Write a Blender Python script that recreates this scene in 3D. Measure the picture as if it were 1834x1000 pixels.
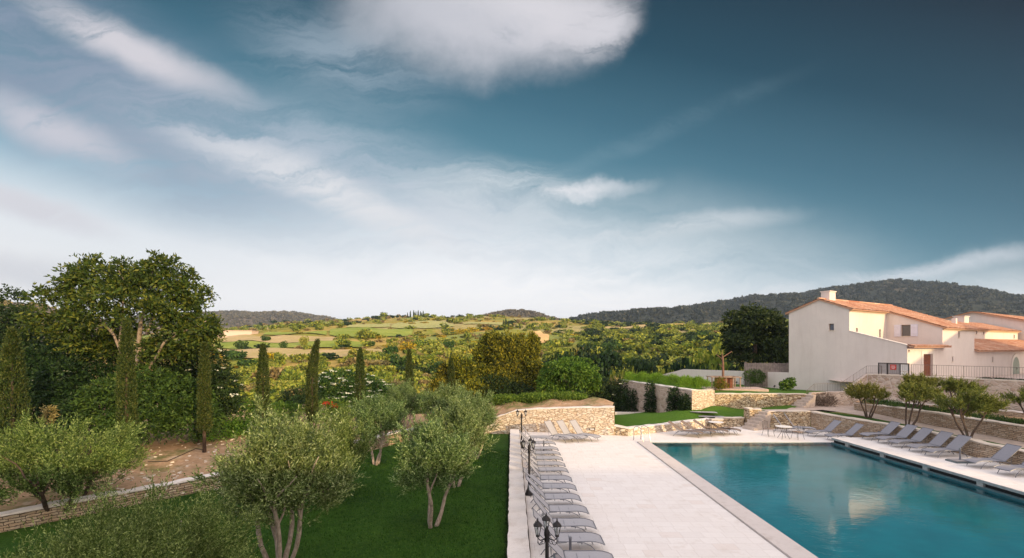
import bpy, bmesh, math, random
import numpy as np
from mathutils import Vector, Matrix, noise as mnoise
from mathutils.geometry import delaunay_2d_cdt

for o in list(bpy.data.objects):
    bpy.data.objects.remove(o)
C = bpy.context.scene.collection
sc = bpy.context.scene
R = math.radians

# ---------------------------------------------------------------- camera
FP, CX, HY, EY = 860.0, 917.0, 622.0, 5.5      # focal length in photo pixels, horizon row, eye height in metres
cam_d = bpy.data.cameras.new('camera')
cam = bpy.data.objects.new('camera', cam_d)
C.objects.link(cam)
cam.location = (0, 0, EY)
cam.rotation_euler = (R(90), 0, 0)
cam_d.sensor_width = 36
cam_d.lens = 36 * FP / 1834
cam_d.shift_y = (HY - 500) / 1834
cam_d.clip_start = 0.1
cam_d.clip_end = 12000
sc.camera = cam

# ---------------------------------------------------------------- light
SUN_AZ = Vector((0.62, -0.785, 0)).normalized()
SUN_EL = R(11.5)
sun_d = bpy.data.lights.new('sun', 'SUN')
sun_d.energy = 4.2
sun_d.angle = R(0.9)
sun_d.color = (1.0, 0.71, 0.36)
sun = bpy.data.objects.new('sun', sun_d)
C.objects.link(sun)
SD = Vector((SUN_AZ.x * math.cos(SUN_EL), SUN_AZ.y * math.cos(SUN_EL), math.sin(SUN_EL)))
sun.rotation_euler = SD.to_track_quat('Z', 'Y').to_euler()
sun.location = (40, -60, 60)

# ---------------------------------------------------------------- world
world = bpy.data.worlds.new('World')
sc.world = world
world.use_nodes = True
wt = world.node_tree
wt.nodes.clear()
def wn(t, **k):
    n = wt.nodes.new(t)
    for a, b in k.items():
        setattr(n, a, b)
    return n
def wl(a, b): wt.links.new(a, b)
def wmath(op, a, b=None, c=None, clamp=False):
    n = wn('ShaderNodeMath', operation=op, use_clamp=clamp)
    for i, v in enumerate((a, b, c)):
        if v is None: continue
        if isinstance(v, (int, float)): n.inputs[i].default_value = v
        else: wl(v, n.inputs[i])
    return n.outputs[0]
def wmix(f, a, b):
    n = wn('ShaderNodeMix', data_type='RGBA')
    for s, v in ((n.inputs[0], f), (n.inputs[6], a), (n.inputs[7], b)):
        if isinstance(v, (int, float)): s.default_value = v
        elif isinstance(v, tuple): s.default_value = (*v, 1)
        else: wl(v, s)
    return n.outputs[2]
def wrange(v, a, b, c=0.0, d=1.0, t='SMOOTHSTEP'):
    n = wn('ShaderNodeMapRange', interpolation_type=t)
    wl(v, n.inputs[0])
    for i, q in enumerate((a, b, c, d)): n.inputs[i + 1].default_value = q
    return n.outputs[0]
WS = 0.1
tc = wn('ShaderNodeTexCoord')
sep = wn('ShaderNodeSeparateXYZ'); wl(tc.outputs['Generated'], sep.inputs[0])
dx, dy, dz = sep.outputs
sky = wn('ShaderNodeTexSky', sky_type='NISHITA')
sky.sun_disc = False
sky.sun_elevation = SUN_EL
sky.sun_rotation = math.atan2(SUN_AZ.x, SUN_AZ.y)
sky.altitude = 200
sky.air_density = 1.0; sky.dust_density = 1.2; sky.ozone_density = 2.0
# tangent-plane direction coordinates around +Y:  u right, w up
yy = wmath('MAXIMUM', dy, 0.12)
u = wmath('DIVIDE', dx, yy); w = wmath('DIVIDE', dz, yy)
comb = wn('ShaderNodeCombineXYZ'); wl(u, comb.inputs[0]); wl(w, comb.inputs[1])
uw = comb.outputs[0]
def wnoise(vec, scale, detail=5, rough=0.55, sx=1, sy=1, rot=0, dist=0.0, loc=(0, 0, 0)):
    m = wn('ShaderNodeMapping'); wl(vec, m.inputs[0])
    m.inputs['Location'].default_value = loc
    m.inputs['Rotation'].default_value = (0, 0, rot)
    m.inputs['Scale'].default_value = (sx, sy, 1)
    n = wn('ShaderNodeTexNoise'); wl(m.outputs[0], n.inputs['Vector'])
    n.inputs['Scale'].default_value = scale; n.inputs['Detail'].default_value = detail
    n.inputs['Roughness'].default_value = rough; n.inputs['Distortion'].default_value = dist
    return n
nz = wnoise(uw, 3.2, 7, 0.6)
off = wn('ShaderNodeVectorMath', operation='SUBTRACT'); wl(nz.outputs['Color'], off.inputs[0]); off.inputs[1].default_value = (.5, .5, .5)
off2 = wn('ShaderNodeVectorMath', operation='SCALE'); wl(off.outputs[0], off2.inputs[0]); off2.inputs['Scale'].default_value = 0.20
add = wn('ShaderNodeVectorMath', operation='ADD'); wl(uw, add.inputs[0]); wl(off2.outputs[0], add.inputs[1])
uwd = add.outputs[0]
def ell(px, py, rx, ry, deg, inner=0.25, outer=1.0, amp=1.0, vec=None):
    m = wn('ShaderNodeMapping', vector_type='TEXTURE'); wl(vec or uwd, m.inputs[0])
    m.inputs['Location'].default_value = ((px - CX) / FP, (HY - py) / FP, 0)
    m.inputs['Rotation'].default_value = (0, 0, R(deg))
    m.inputs['Scale'].default_value = (rx / FP, ry / FP, 1)
    l = wn('ShaderNodeVectorMath', operation='LENGTH'); wl(m.outputs[0], l.inputs[0])
    return wrange(l.outputs['Value'], inner, outer, amp, 0.0)
streak = wnoise(uwd, 2.6, 8, 0.62, 0.6, 3.0, R(28)).outputs['Fac']
wisp = wnoise(uwd, 5.0, 9, 0.68, 0.6, 2.2, R(12), 0.6).outputs['Fac']
def modulate(m, n, lo, hi): return wmath('MULTIPLY', m, wrange(n, lo, hi))
# clear-sky colour: Nishita tinted teal, darkest high on the right (lens vignetting put into the sky colour)
g = wmath('ADD', wmath('MULTIPLY', w, 1.0), wmath('MULTIPLY', u, 0.22))
ramp = wn('ShaderNodeValToRGB'); wl(wrange(g, -0.1, 0.95, 0, 1, 'LINEAR'), ramp.inputs[0])
cr = ramp.color_ramp
stops = [(0.0, (1.02, 1.0, 1.0)), (0.16, (0.88, 0.92, 0.96)), (0.28, (0.38, 0.58, 0.70)), (0.41, (0.125, 0.31, 0.41)),
         (0.58, (0.050, 0.165, 0.240)), (0.75, (0.010, 0.068, 0.112)), (1.0, (0.0, 0.014, 0.030))]
while len(cr.elements) < len(stops): cr.elements.new(0.5)
for e, (p, c) in zip(cr.elements, stops): e.position = p; e.color = (*c, 1)
skyscaled = wn('ShaderNodeVectorMath', operation='SCALE'); wl(sky.outputs[0], skyscaled.inputs[0]); skyscaled.inputs['Scale'].default_value = 0.055
base = wmix(0.88, skyscaled.outputs[0], ramp.outputs[0])
# veils and clouds
off3 = wn('ShaderNodeVectorMath', operation='SCALE'); wl(off.outputs[0], off3.inputs[0]); off3.inputs['Scale'].default_value = 0.085
add3 = wn('ShaderNodeVectorMath', operation='ADD'); wl(uw, add3.inputs[0]); wl(off3.outputs[0], add3.inputs[1])
uws = add3.outputs[0]
fib = wnoise(uwd, 4.2, 9, 0.66, 0.45, 3.4, R(24), 0.35).outputs['Fac']
fib2 = wnoise(uwd, 3.4, 9, 0.68, 0.5, 3.2, R(-10), 0.5).outputs['Fac']
def cloud(b, m, col, lo=0.3, hi=0.55, n=None): return wmix(modulate(m, n or streak, lo, hi), b, col)
veil = wmath('MAXIMUM', ell(150, 170, 600, 210, -28, 0.25, 1.15, 0.78, uws), ell(600, 330, 640, 165, -18, 0.1, 1.15, 0.92, uws))
veil = ell(150, 150, 560, 185, -30, 0.3, 1.15, 0.88, uws)
veil = wmath('MULTIPLY', veil, wrange(fib, 0.30, 0.62, 0.45, 1.0))
base = wmix(veil, base, (0.27, 0.33, 0.44))
veil = wmath('MULTIPLY', ell(620, 335, 560, 150, -18, 0.1, 1.15, 0.92, uws), wrange(fib, 0.30, 0.62, 0.28, 1.0))
base = wmix(veil, base, (0.49, 0.56, 0.65))
low = wmath('MAXIMUM', ell(900, 600, 860, 290, 1, 0.2, 1.1, 0.99, uws), ell(1650, 580, 620, 120, 8, 0.1, 1.15, 0.85, uws))
low = wmath('MULTIPLY', low, wrange(fib2, 0.25, 0.62, 0.55, 1.0))
base = wmix(low, base, (1.04, 1.03, 1.04))
hzn = wmath('MULTIPLY', wrange(w, 0.17, 0.015), wrange(u, 1.0, 0.25, 0.45, 0.95))
base = wmix(hzn, base, (1.06, 1.04, 1.04))
base = cloud(base, ell(240, 84, 285, 50, -26, 0.15, 1.05, 0.97, uws), (0.68, 0.66, 0.71), 0.18, 0.46, fib)
base = cloud(base, ell(100, 232, 220, 50, -27, 0.1, 1.1, 0.9, uws), (0.62, 0.62, 0.69), 0.25, 0.52, fib)
base = cloud(base, ell(50, 365, 200, 34, -17, 0.2, 1.1, 0.92, uws), (0.70, 0.70, 0.75), 0.15, 0.5, fib)
base = cloud(base, ell(60, 485, 330, 46, -3, 0.1, 1.1, 0.85, uws), (0.72, 0.73, 0.77), 0.2, 0.5, fib2)
base = cloud(base, ell(490, 300, 270, 46, -20, 0.1, 1.1, 0.92, uws), (0.70, 0.72, 0.77), 0.28, 0.56, fib)
base = cloud(base, ell(640, 370, 260, 40, -24, 0.1, 1.1, 0.85, uws), (0.80, 0.81, 0.84), 0.28, 0.6, fib)
base = cloud(base, ell(880, 340, 240, 66, -4, 0.1, 1.1, 0.8, uws), (0.72, 0.77, 0.81), 0.32, 0.62, fib2)
base = cloud(base, ell(1040, 352, 150, 26, 5, 0.0, 1.05, 0.95, uwd), (0.78, 0.80, 0.84), 0.28, 0.55, fib2)
base = cloud(base, ell(1240, 405, 230, 26, 7, 0.0, 1.1, 0.75, uws), (0.72, 0.76, 0.80), 0.3, 0.58, fib2)
base = cloud(base, ell(1640, 482, 430, 20, 9, 0.0, 1.1, 0.7, uws), (0.78, 0.81, 0.86), 0.25, 0.6, fib2)
base = cloud(base, ell(1180, 235, 330, 26, 24, 0.0, 1.1, 0.16, uws), (0.36, 0.50, 0.58), 0.25, 0.6, wisp)
base = cloud(base, ell(610, 100, 260, 110, -18, 0.0, 1.1, 0.62, uws), (0.42, 0.50, 0.59), 0.3, 0.62, fib)
base = cloud(base, ell(850, 20, 300, 150, -6, 0.35, 1.0, 0.93, uwd), (0.58, 0.59, 0.65), 0.05, 0.40, wisp)
base = cloud(base, ell(1030, 30, 140, 88, 6, 0.25, 1.08, 0.95, uwd), (0.66, 0.65, 0.70), 0.22, 0.46, wisp)
base = cloud(base, ell(1085, 55, 80, 46, 30, 0.1, 1.1, 0.85, uwd), (0.68, 0.67, 0.72), 0.25, 0.5, wisp)
base = cloud(base, ell(940, 20, 210, 100, 0, 0.0, 1.1, 0.7, uws), (0.74, 0.72, 0.76), 0.2, 0.6, wisp)
# unseen sky behind the camera and overhead, brightened to light the shaded deck
vdot = wn('ShaderNodeVectorMath', operation='DOT_PRODUCT'); wl(tc.outputs['Generated'], vdot.inputs[0]); vdot.inputs[1].default_value = tuple(SD)
glow = wrange(vdot.outputs['Value'], 0.35, 1.0, 0.0, 1.0)
backf = wrange(dy, 0.42, -0.05, 0.0, 1.0)
upf = wrange(dz, 0.60, 0.80, 0.0, 1.0)
backf = wmath('MAXIMUM', backf, upf)
backn = wnoise(tc.outputs['Generated'], 2.0, 6, 0.6).outputs['Fac']
backc = wmix(wrange(backn, 0.35, 0.65), (0.86, 0.86, 0.98), (1.38, 1.27, 1.30))
backc = wmix(wmath('MULTIPLY', glow, 0.7), backc, (3.0, 2.4, 1.9))
side = wn('ShaderNodeMix', data_type='RGBA')
base = wmix(backf, base, backc)
# below the horizon
base = wmix(wrange(dz, -0.01, -0.06), base, (0.30, 0.31, 0.28))
bg = wn('ShaderNodeBackground')
sc10 = wn('ShaderNodeVectorMath', operation='SCALE'); wl(base, sc10.inputs[0]); sc10.inputs['Scale'].default_value = 1.0 / WS
wl(sc10.outputs[0], bg.inputs[0]); bg.inputs[1].default_value = WS
wo = wn('ShaderNodeOutputWorld'); wl(bg.outputs[0], wo.inputs[0])
world.cycles.sampling_method = 'MANUAL'
world.cycles.sample_map_resolution = 512

sc.view_settings.view_transform = 'Standard'
sc.view_settings.look = 'None'
sc.view_settings.exposure = 0.0
sc.view_settings.gamma = 1.0
sc.render.engine = 'CYCLES'
sc.cycles.max_bounces = 6
sc.cycles.transparent_max_bounces = 8
sc.cycles.use_denoising = True
sc.cycles.caustics_reflective = False
sc.cycles.caustics_refractive = True

# ---------------------------------------------------------------- helpers
def at(px, py, Y): return Vector(((px - CX) * Y / FP, Y, EY - (py - HY) * Y / FP))
def gp(px, py, z=0.0):
    Y = FP * (EY - z) / (py - HY)
    return Vector(((px - CX) * Y / FP, Y, z))
def tag(o, label=None, cat=None, group=None, kind=None):
    if label: o['label'] = label
    if cat: o['category'] = cat
    if group: o['group'] = group
    if kind: o['kind'] = kind
    return o
def empty(name, loc=(0, 0, 0), rz=0.0, label=None, cat=None, group=None):
    o = bpy.data.objects.new(name, None); C.objects.link(o)
    o.location = loc; o.rotation_euler = (0, 0, rz)
    o.empty_display_size = 0.3
    return tag(o, label, cat, group)
def copy_tree(o, parent=None):
    c = o.copy(); C.objects.link(c)
    if parent is not None: c.parent = parent
    for ch in list(o.children): copy_tree(ch, c)
    return c
def children_first(o): return list(o.children)

class MB:
    def __init__(s): s.v = []; s.f = []; s.uv = []; s.smooth = False
    def face(s, pts, uv=None):
        i = len(s.v); s.v += [tuple(p) for p in pts]; s.f.append(tuple(range(i, i + len(pts))))
        s.uv += list(uv) if uv else [(0, 0)] * len(pts)
        return s
    def box(s, x0, x1, y0, y1, z0, z1, m=None):
        c = [(x0, y0, z0), (x1, y0, z0), (x1, y1, z0), (x0, y1, z0), (x0, y0, z1), (x1, y0, z1), (x1, y1, z1), (x0, y1, z1)]
        if m is not None: c = [tuple(m @ Vector(p)) for p in c]
        lx, ly, lz = x1 - x0, y1 - y0, z1 - z0
        for q, (a, b) in (((3, 2, 1, 0), (lx, ly)), ((4, 5, 6, 7), (lx, ly)), ((0, 1, 5, 4), (lx, lz)), ((2, 3, 7, 6), (lx, lz)), ((1, 2, 6, 5), (ly, lz)), ((3, 0, 4, 7), (ly, lz))):
            s.face([c[k] for k in q], [(0, 0), (a, 0), (a, b), (0, b)])
        return s
    def tube(s, pts, rad, n=8, cap=True):
        pts = [Vector(p) for p in pts]
        if not hasattr(rad, '__len__'): rad = [rad] * len(pts)
        rings = []; up = Vector((0.13, 0.21, 0.97))
        last = None; L = 0
        for i, p in enumerate(pts):
            if i == 0: d = pts[1] - pts[0]
            elif i == len(pts) - 1: d = pts[-1] - pts[-2]
            else: d = (pts[i + 1] - pts[i]).normalized() + (pts[i] - pts[i - 1]).normalized()
            if d.length < 1e-9: d = Vector((0, 0, 1))
            d.normalize()
            a = d.cross(up) if last is None else (last - d * last.dot(d))
            if a.length < 1e-4: a = d.cross(Vector((1, 0, 0)))
            a.normalize(); last = a; b = d.cross(a)
            if i: L += (p - pts[i - 1]).length
            base = len(s.v)
            for k in range(n):
                t = 2 * math.pi * k / n
                s.v.append(tuple(p + (a * math.cos(t) + b * math.sin(t)) * rad[i]))
            rings.append((base, L))
        for (b0, l0), (b1, l1) in zip(rings, rings[1:]):
            for k in range(n):
                k2 = (k + 1) % n
                s.f.append((b0 + k, b0 + k2, b1 + k2, b1 + k))
                s.uv += [(k / n, l0), ((k + 1) / n, l0), ((k + 1) / n, l1), (k / n, l1)]
        if cap:
            s.f.append(tuple(range(rings[0][0] + n - 1, rings[0][0] - 1, -1))); s.uv += [(0, 0)] * n
            s.f.append(tuple(range(rings[-1][0], rings[-1][0] + n))); s.uv += [(0, 0)] * n
        return s
    def lathe(s, prof, c=(0, 0, 0), n=12):
        base = len(s.v)
        for r, z in prof:
            for k in range(n):
                t = 2 * math.pi * k / n
                s.v.append((c[0] + r * math.cos(t), c[1] + r * math.sin(t), c[2] + z))
        for i in range(len(prof) - 1):
            for k in range(n):
                k2 = (k + 1) % n
                s.f.append((base + i * n + k, base + i * n + k2, base + (i + 1) * n + k2, base + (i + 1) * n + k)); s.uv += [(0, 0)] * 4
        return s
    def grid(s, P, UV=None, flip=False):
        nr, nc = len(P), len(P[0]); base = len(s.v)
        for r in P:
            s.v += [tuple(p) for p in r]
        for i in range(nr - 1):
            for j in range(nc - 1):
                q = [(i, j), (i, j + 1), (i + 1, j + 1), (i + 1, j)]
                if flip: q = q[::-1]
                s.f.append(tuple(base + a * nc + b for a, b in q))
                s.uv += [(UV[a][b] if UV else (0, 0)) for a, b in q]
        return s
    def build(s, name, mat, parent=None, smooth=False, bevel=0.0):
        me = bpy.data.meshes.new(name)
        me.from_pydata(s.v, [], s.f); 
        ul = me.uv_layers.new(name='UVMap')
        ul.data.foreach_set('uv', np.array(s.uv, dtype=np.float32).ravel())
        if smooth: me.polygons.foreach_set('use_smooth', [True] * len(me.polygons))
        me.materials.append(mat); me.update()
        o = bpy.data.objects.new(name, me); C.objects.link(o)
        if parent is not None: o.parent = parent
        if bevel:
            b = o.modifiers.new('bevel', 'BEVEL'); b.width = bevel; b.segments = 2; b.limit_method = 'ANGLE'
        return o

# ---------------------------------------------------------------- materials
def nodes(name):
    m = bpy.data.materials.new(name); m.use_nodes = True
    nt = m.node_tree; nt.nodes.clear()
    def N(t, ins=None, **k):
        n = nt.nodes.new(t)
        for a, b in k.items(): setattr(n, a, b)
        for a, b in (ins or {}).items():
            if hasattr(b, 'is_output') or isinstance(b, bpy.types.NodeSocket): nt.links.new(b, n.inputs[a])
            else:
                if isinstance(b, tuple) and len(b) == 3 and n.inputs[a].type == 'RGBA': b = (*b, 1)
                n.inputs[a].default_value = b
        return n
    return m, nt, N
def finish(nt, N, col, rough=0.7, bump=None, bs=0.3, bd=0.02, metal=0.0, spec=0.4, **extra):
    ins = {'Base Color': col, 'Roughness': rough, 'Metallic': metal, 'Specular IOR Level': spec}
    ins.update(extra)
    if bump is not None:
        b = N('ShaderNodeBump', {'Height': bump, 'Strength': bs, 'Distance': bd})
        ins['Normal'] = b.outputs[0]
    p = N('ShaderNodeBsdfPrincipled', ins)
    N('ShaderNodeOutputMaterial', {'Surface': p.outputs[0]})
    return p
def mixc(N, f, a, b, mode='MIX'):
    n = N('ShaderNodeMix', {0: f, 6: a, 7: b}, data_type='RGBA', blend_type=mode); return n.outputs[2]
def rng_(N, v, a, b, c=0.0, d=1.0): return N('ShaderNodeMapRange', {0: v, 1: a, 2: b, 3: c, 4: d}).outputs[0]
def noise_(N, vec, scale, detail=4, rough=0.55, **k):
    n = N('ShaderNodeTexNoise', {'Vector': vec, 'Scale': scale, 'Detail': detail, 'Roughness': rough}); return n

def mat_plain(name, col, rough=0.6, metal=0.0, var=0.12, scale=6.0, spec=0.4):
    m, nt, N = nodes(name)
    tc = N('ShaderNodeTexCoord')
    n = noise_(N, tc.outputs['Object'], scale, 4)
    dark = tuple(c * (1 - var) for c in col); light = tuple(min(1, c * (1 + var)) for c in col)
    c = mixc(N, rng_(N, n.outputs[0], 0.3, 0.7), dark, light)
    finish(nt, N, c, rough, metal=metal, spec=spec)
    return m

def mat_stone(name, c1, c2, c3, mortar, bw=0.34, rh=0.13, msize=0.012, dist=0.05, weather=(0.5, 0.45, 0.4), wamt=0.25, bd=0.05):
    m, nt, N = nodes(name)
    uv = N('ShaderNodeUVMap').outputs[0]
    n1 = noise_(N, uv, 3.0, 3)
    off = N('ShaderNodeVectorMath', {0: n1.outputs['Color'], 1: (.5, .5, .5)}, operation='SUBTRACT').outputs[0]
    off = N('ShaderNodeVectorMath', {0: off, 'Scale': dist * 2}, operation='SCALE').outputs[0]
    v = N('ShaderNodeVectorMath', {0: uv, 1: off}, operation='ADD').outputs[0]
    n2 = noise_(N, uv, 14.0, 2)
    off2 = N('ShaderNodeVectorMath', {0: n2.outputs['Color'], 1: (.5, .5, .5)}, operation='SUBTRACT').outputs[0]
    off2 = N('ShaderNodeVectorMath', {0: off2, 'Scale': dist * 0.8}, operation='SCALE').outputs[0]
    v = N('ShaderNodeVectorMath', {0: v, 1: off2}, operation='ADD').outputs[0]
    def brick(w, h, seed):
        b = N('ShaderNodeTexBrick', {'Vector': v, 'Color1': (0, 0, 0), 'Color2': (1, 1, 1), 'Mortar': (0.5, 0.5, 0.5), 'Scale': 1.0, 'Mortar Size': msize, 'Mortar Smooth': 0.3, 'Bias': 0.0, 'Brick Width': w, 'Row Height': h})
        b.offset = 0.37 + seed * 0.1; b.squash = 0.7; b.squash_frequency = 3
        return b
    b1 = brick(bw, rh, 0); 
    c = mixc(N, b1.outputs['Color'], c1, c2)
    n3 = noise_(N, v, 4.5, 2)
    c = mixc(N, rng_(N, n3.outputs[0], 0.42, 0.68), c, c3)
    n4 = noise_(N, uv, 30, 5, 0.7)
    c = mixc(N, rng_(N, n4.outputs[0], 0.3, 0.75, 0.0, 0.35), c, tuple(x * 0.45 for x in c1))
    n5 = noise_(N, uv, 0.7, 4)
    c = mixc(N, rng_(N, n5.outputs[0], 0.45, 0.75, 0, wamt), c, weather)
    c = mixc(N, b1.outputs['Fac'], c, mortar)
    h = N('ShaderNodeMath', {0: b1.outputs['Fac'], 1: -1.0}, operation='MULTIPLY').outputs[0]
    h = N('ShaderNodeMath', {0: n4.outputs[0], 1: 0.5, 2: h}, operation='MULTIPLY_ADD').outputs[0]
    h = N('ShaderNodeMath', {0: b1.outputs['Color'], 1: 0.6, 2: h}, operation='MULTIPLY_ADD').outputs[0]
    finish(nt, N, c, 0.9, h, 0.9, bd, spec=0.15)
    return m

def mat_rubble(name, cols, mortar, scale=2.6, mp=(1.0, 1.6), ew=0.09, dirt=0.4):
    m, nt, N = nodes(name)
    uv = N('ShaderNodeUVMap').outputs[0]
    n1 = noise_(N, uv, 2.0, 3)
    off = N('ShaderNodeVectorMath', {0: n1.outputs['Color'], 'Scale': 0.25}, operation='SCALE').outputs[0]
    v = N('ShaderNodeVectorMath', {0: uv, 1: off}, operation='ADD').outputs[0]
    v = N('ShaderNodeMapping', {'Vector': v, 'Scale': (*mp, 1.0)}).outputs[0]
    vo = N('ShaderNodeTexVoronoi', {'Vector': v, 'Scale': scale, 'Randomness': 0.9})
    ed = N('ShaderNodeTexVoronoi', {'Vector': v, 'Scale': scale, 'Randomness': 0.9}, feature='DISTANCE_TO_EDGE')
    s = N('ShaderNodeSeparateColor', {0: vo.outputs['Color']})
    r = N('ShaderNodeValToRGB', {0: s.outputs[0]})
    cr = r.color_ramp
    while len(cr.elements) < len(cols): cr.elements.new(0.5)
    for i, (e, c) in enumerate(zip(cr.elements, cols)): e.position = i / (len(cols) - 1); e.color = (*c, 1)
    n4 = noise_(N, uv, 20, 5, 0.7)
    c = mixc(N, rng_(N, n4.outputs[0], 0.35, 0.75, 0.0, dirt), r.outputs[0], tuple(x * 0.55 for x in cols[0]))
    e = rng_(N, ed.outputs['Distance'], ew * .25, ew, 1.0, 0.0)
    c = mixc(N, e, c, mortar)
    h = N('ShaderNodeMath', {0: n4.outputs[0], 1: 0.5, 2: rng_(N, ed.outputs['Distance'], 0, 0.15)}, operation='MULTIPLY_ADD').outputs[0]
    finish(nt, N, c, 0.9, h, 0.7, 0.05, spec=0.15)
    return m

def mat_stucco(name, col, stain=(0.5, 0.45, 0.4)):
    m, nt, N = nodes(name)
    g = N('ShaderNodeTexCoord').outputs['Object']
    a = noise_(N, g, 0.6, 6, 0.65); b = noise_(N, g, 22, 4, 0.6)
    mp = N('ShaderNodeMapping', {'Vector': g, 'Scale': (2.0, 2.0, 0.25)})
    d = noise_(N, mp.outputs[0], 1.4, 5, 0.6)
    c = mixc(N, rng_(N, a.outputs[0], 0.38, 0.66, 0, 0.42), col, tuple(x * 0.8 for x in col))
    c = mixc(N, rng_(N, d.outputs[0], 0.50, 0.74, 0, 0.5), c, stain)
    c = mixc(N, rng_(N, b.outputs[0], 0.4, 0.7, 0, 0.1), c, tuple(x * 0.6 for x in col))
    finish(nt, N, c, 0.92, b.outputs[0], 0.25, 0.01, spec=0.1)
    return m

def mat_leaf(name, cols, trans=0.3, rough=0.55, big=None, spec=0.25):
    m, nt, N = nodes(name)
    geo = N('ShaderNodeNewGeometry')
    r = N('ShaderNodeValToRGB', {0: geo.outputs['Random Per Island']})
    cr = r.color_ramp
    while len(cr.elements) < len(cols): cr.elements.new(0.5)
    for i, (e, c) in enumerate(zip(cr.elements, cols)): e.position = i / max(1, len(cols) - 1); e.color = (*c, 1)
    oi = N('ShaderNodeObjectInfo')
    n = noise_(N, N('ShaderNodeTexCoord').outputs['Object'], 1.3, 3)
    hs = N('ShaderNodeHueSaturation', {'Color': r.outputs[0], 'Hue': rng_(N, oi.outputs['Random'], 0, 1, 0.485, 0.515), 'Saturation': 1.0, 'Value': rng_(N, n.outputs[0], 0.3, 0.7, 0.78, 1.25)})
    c = hs.outputs[0]
    p = N('ShaderNodeBsdfPrincipled', {'Base Color': c, 'Roughness': rough, 'Specular IOR Level': spec})
    t = N('ShaderNodeBsdfTranslucent', {'Color': c})
    mx = N('ShaderNodeMixShader', {0: trans, 1: p.outputs[0], 2: t.outputs[0]})
    N('ShaderNodeOutputMaterial', {'Surface': mx.outputs[0]})
    return m

def mat_bark(name, c1, c2):
    m, nt, N = nodes(name)
    g = N('ShaderNodeTexCoord').outputs['Object']
    mp = N('ShaderNodeMapping', {'Vector': g, 'Scale': (1, 1, 0.3)})
    a = noise_(N, mp.outputs[0], 22, 5, 0.65); b = noise_(N, g, 5, 3)
    c = mixc(N, rng_(N, a.outputs[0], 0.35, 0.65), c1, c2)
    c = mixc(N, rng_(N, b.outputs[0], 0.55, 0.7, 0, 0.6), c, tuple(x * 0.4 for x in c1))
    finish(nt, N, c, 0.9, a.outputs[0], 0.8, 0.02, spec=0.1)
    return m

def mat_grass(name, c1, c2, c3, s=1.0):
    m, nt, N = nodes(name)
    g = N('ShaderNodeTexCoord').outputs['Object']
    a = noise_(N, g, 0.45, 5, 0.6); b = noise_(N, g, 7 * s, 5, 0.75)
    mp = N('ShaderNodeMapping', {'Vector': g, 'Scale': (1, 0.35, 1)})
    f = noise_(N, mp.outputs[0], 60, 3, 0.7)
    c = mixc(N, rng_(N, a.outputs[0], 0.3, 0.7), c1, c2)
    c = mixc(N, rng_(N, b.outputs[0], 0.4, 0.75, 0, 0.7), c, c3)
    c = mixc(N, rng_(N, f.outputs[0], 0.3, 0.7, 0, 0.75), c, tuple(x * 0.35 for x in c1))
    h = N('ShaderNodeMath', {0: f.outputs[0], 1: 0.6, 2: b.outputs[0]}, operation='MULTIPLY_ADD').outputs[0]
    finish(nt, N, c, 0.85, h, 1.0, 0.06, spec=0.12)
    return m

M = {}
M['stone_warm'] = mat_stone('dry_stone_warm', (0.50, 0.39, 0.27), (0.70, 0.60, 0.45), (0.60, 0.44, 0.27), (0.10, 0.07, 0.045), 0.30, 0.12, 0.011, 0.05, (0.55, 0.50, 0.42), 0.2)
M['stone_pale'] = mat_stone('dry_stone_pale', (0.62, 0.52, 0.40), (0.82, 0.74, 0.62), (0.72, 0.60, 0.44), (0.28, 0.21, 0.15), 0.33, 0.15, 0.010, 0.05, (0.78, 0.72, 0.62), 0.3)
M['stone_grey'] = mat_stone('dry_stone_grey', (0.30, 0.235, 0.185), (0.50, 0.43, 0.36), (0.36, 0.27, 0.20), (0.045, 0.035, 0.03), 0.36, 0.10, 0.013, 0.045, (0.42, 0.38, 0.33), 0.3)
M['stone_warm'] = mat_rubble('dry_stone_warm', [(0.58, 0.44, 0.28), (0.76, 0.64, 0.46), (0.42, 0.29, 0.17), (0.82, 0.72, 0.55), (0.64, 0.47, 0.28)], (0.15, 0.10, 0.06), 1.0, (4.0, 10.0), 0.10)
M['stone_pale'] = mat_rubble('dry_stone_pale', [(0.70, 0.58, 0.45), (0.84, 0.76, 0.64), (0.66, 0.52, 0.38), (0.88, 0.82, 0.72), (0.78, 0.66, 0.50)], (0.36, 0.26, 0.18), 1.0, (3.5, 9.5), 0.09)
M['stone_grey'] = mat_rubble('dry_stone_grey', [(0.44, 0.33, 0.25), (0.62, 0.52, 0.43), (0.33, 0.23, 0.16), (0.68, 0.58, 0.48), (0.50, 0.35, 0.24)], (0.08, 0.058, 0.045), 1.0, (2.4, 10.5), 0.09)
M['stone_grey'] = mat_stone('drystone_coursed', (0.42, 0.30, 0.20), (0.76, 0.64, 0.50), (0.58, 0.42, 0.28), (0.08, 0.06, 0.045), 0.36, 0.085, 0.010, 0.06, (0.52, 0.44, 0.37), 0.25)
M['rubble'] = mat_rubble('rubble_masonry', [(0.50, 0.385, 0.31), (0.68, 0.56, 0.47), (0.46, 0.345, 0.27), (0.72, 0.61, 0.52)], (0.64, 0.55, 0.48))
M['coping'] = mat_stucco('coping_stone', (0.74, 0.66, 0.57), (0.42, 0.34, 0.27))
M['coping_white'] = mat_stucco('coping_stone_white', (0.82, 0.77, 0.73), (0.5, 0.42, 0.36))
M['stucco'] = mat_stucco('render_cream', (0.765, 0.70, 0.66), (0.62, 0.545, 0.50))
M['stucco_yellow'] = mat_stucco('render_ochre', (0.72, 0.58, 0.40), (0.6, 0.47, 0.33))
M['stucco_white'] = mat_stucco('render_white', (0.82, 0.78, 0.72), (0.7, 0.66, 0.6))
M['wood_brown'] = mat_plain('wood_brown', (0.20, 0.065, 0.03), 0.6, var=0.3)
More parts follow.
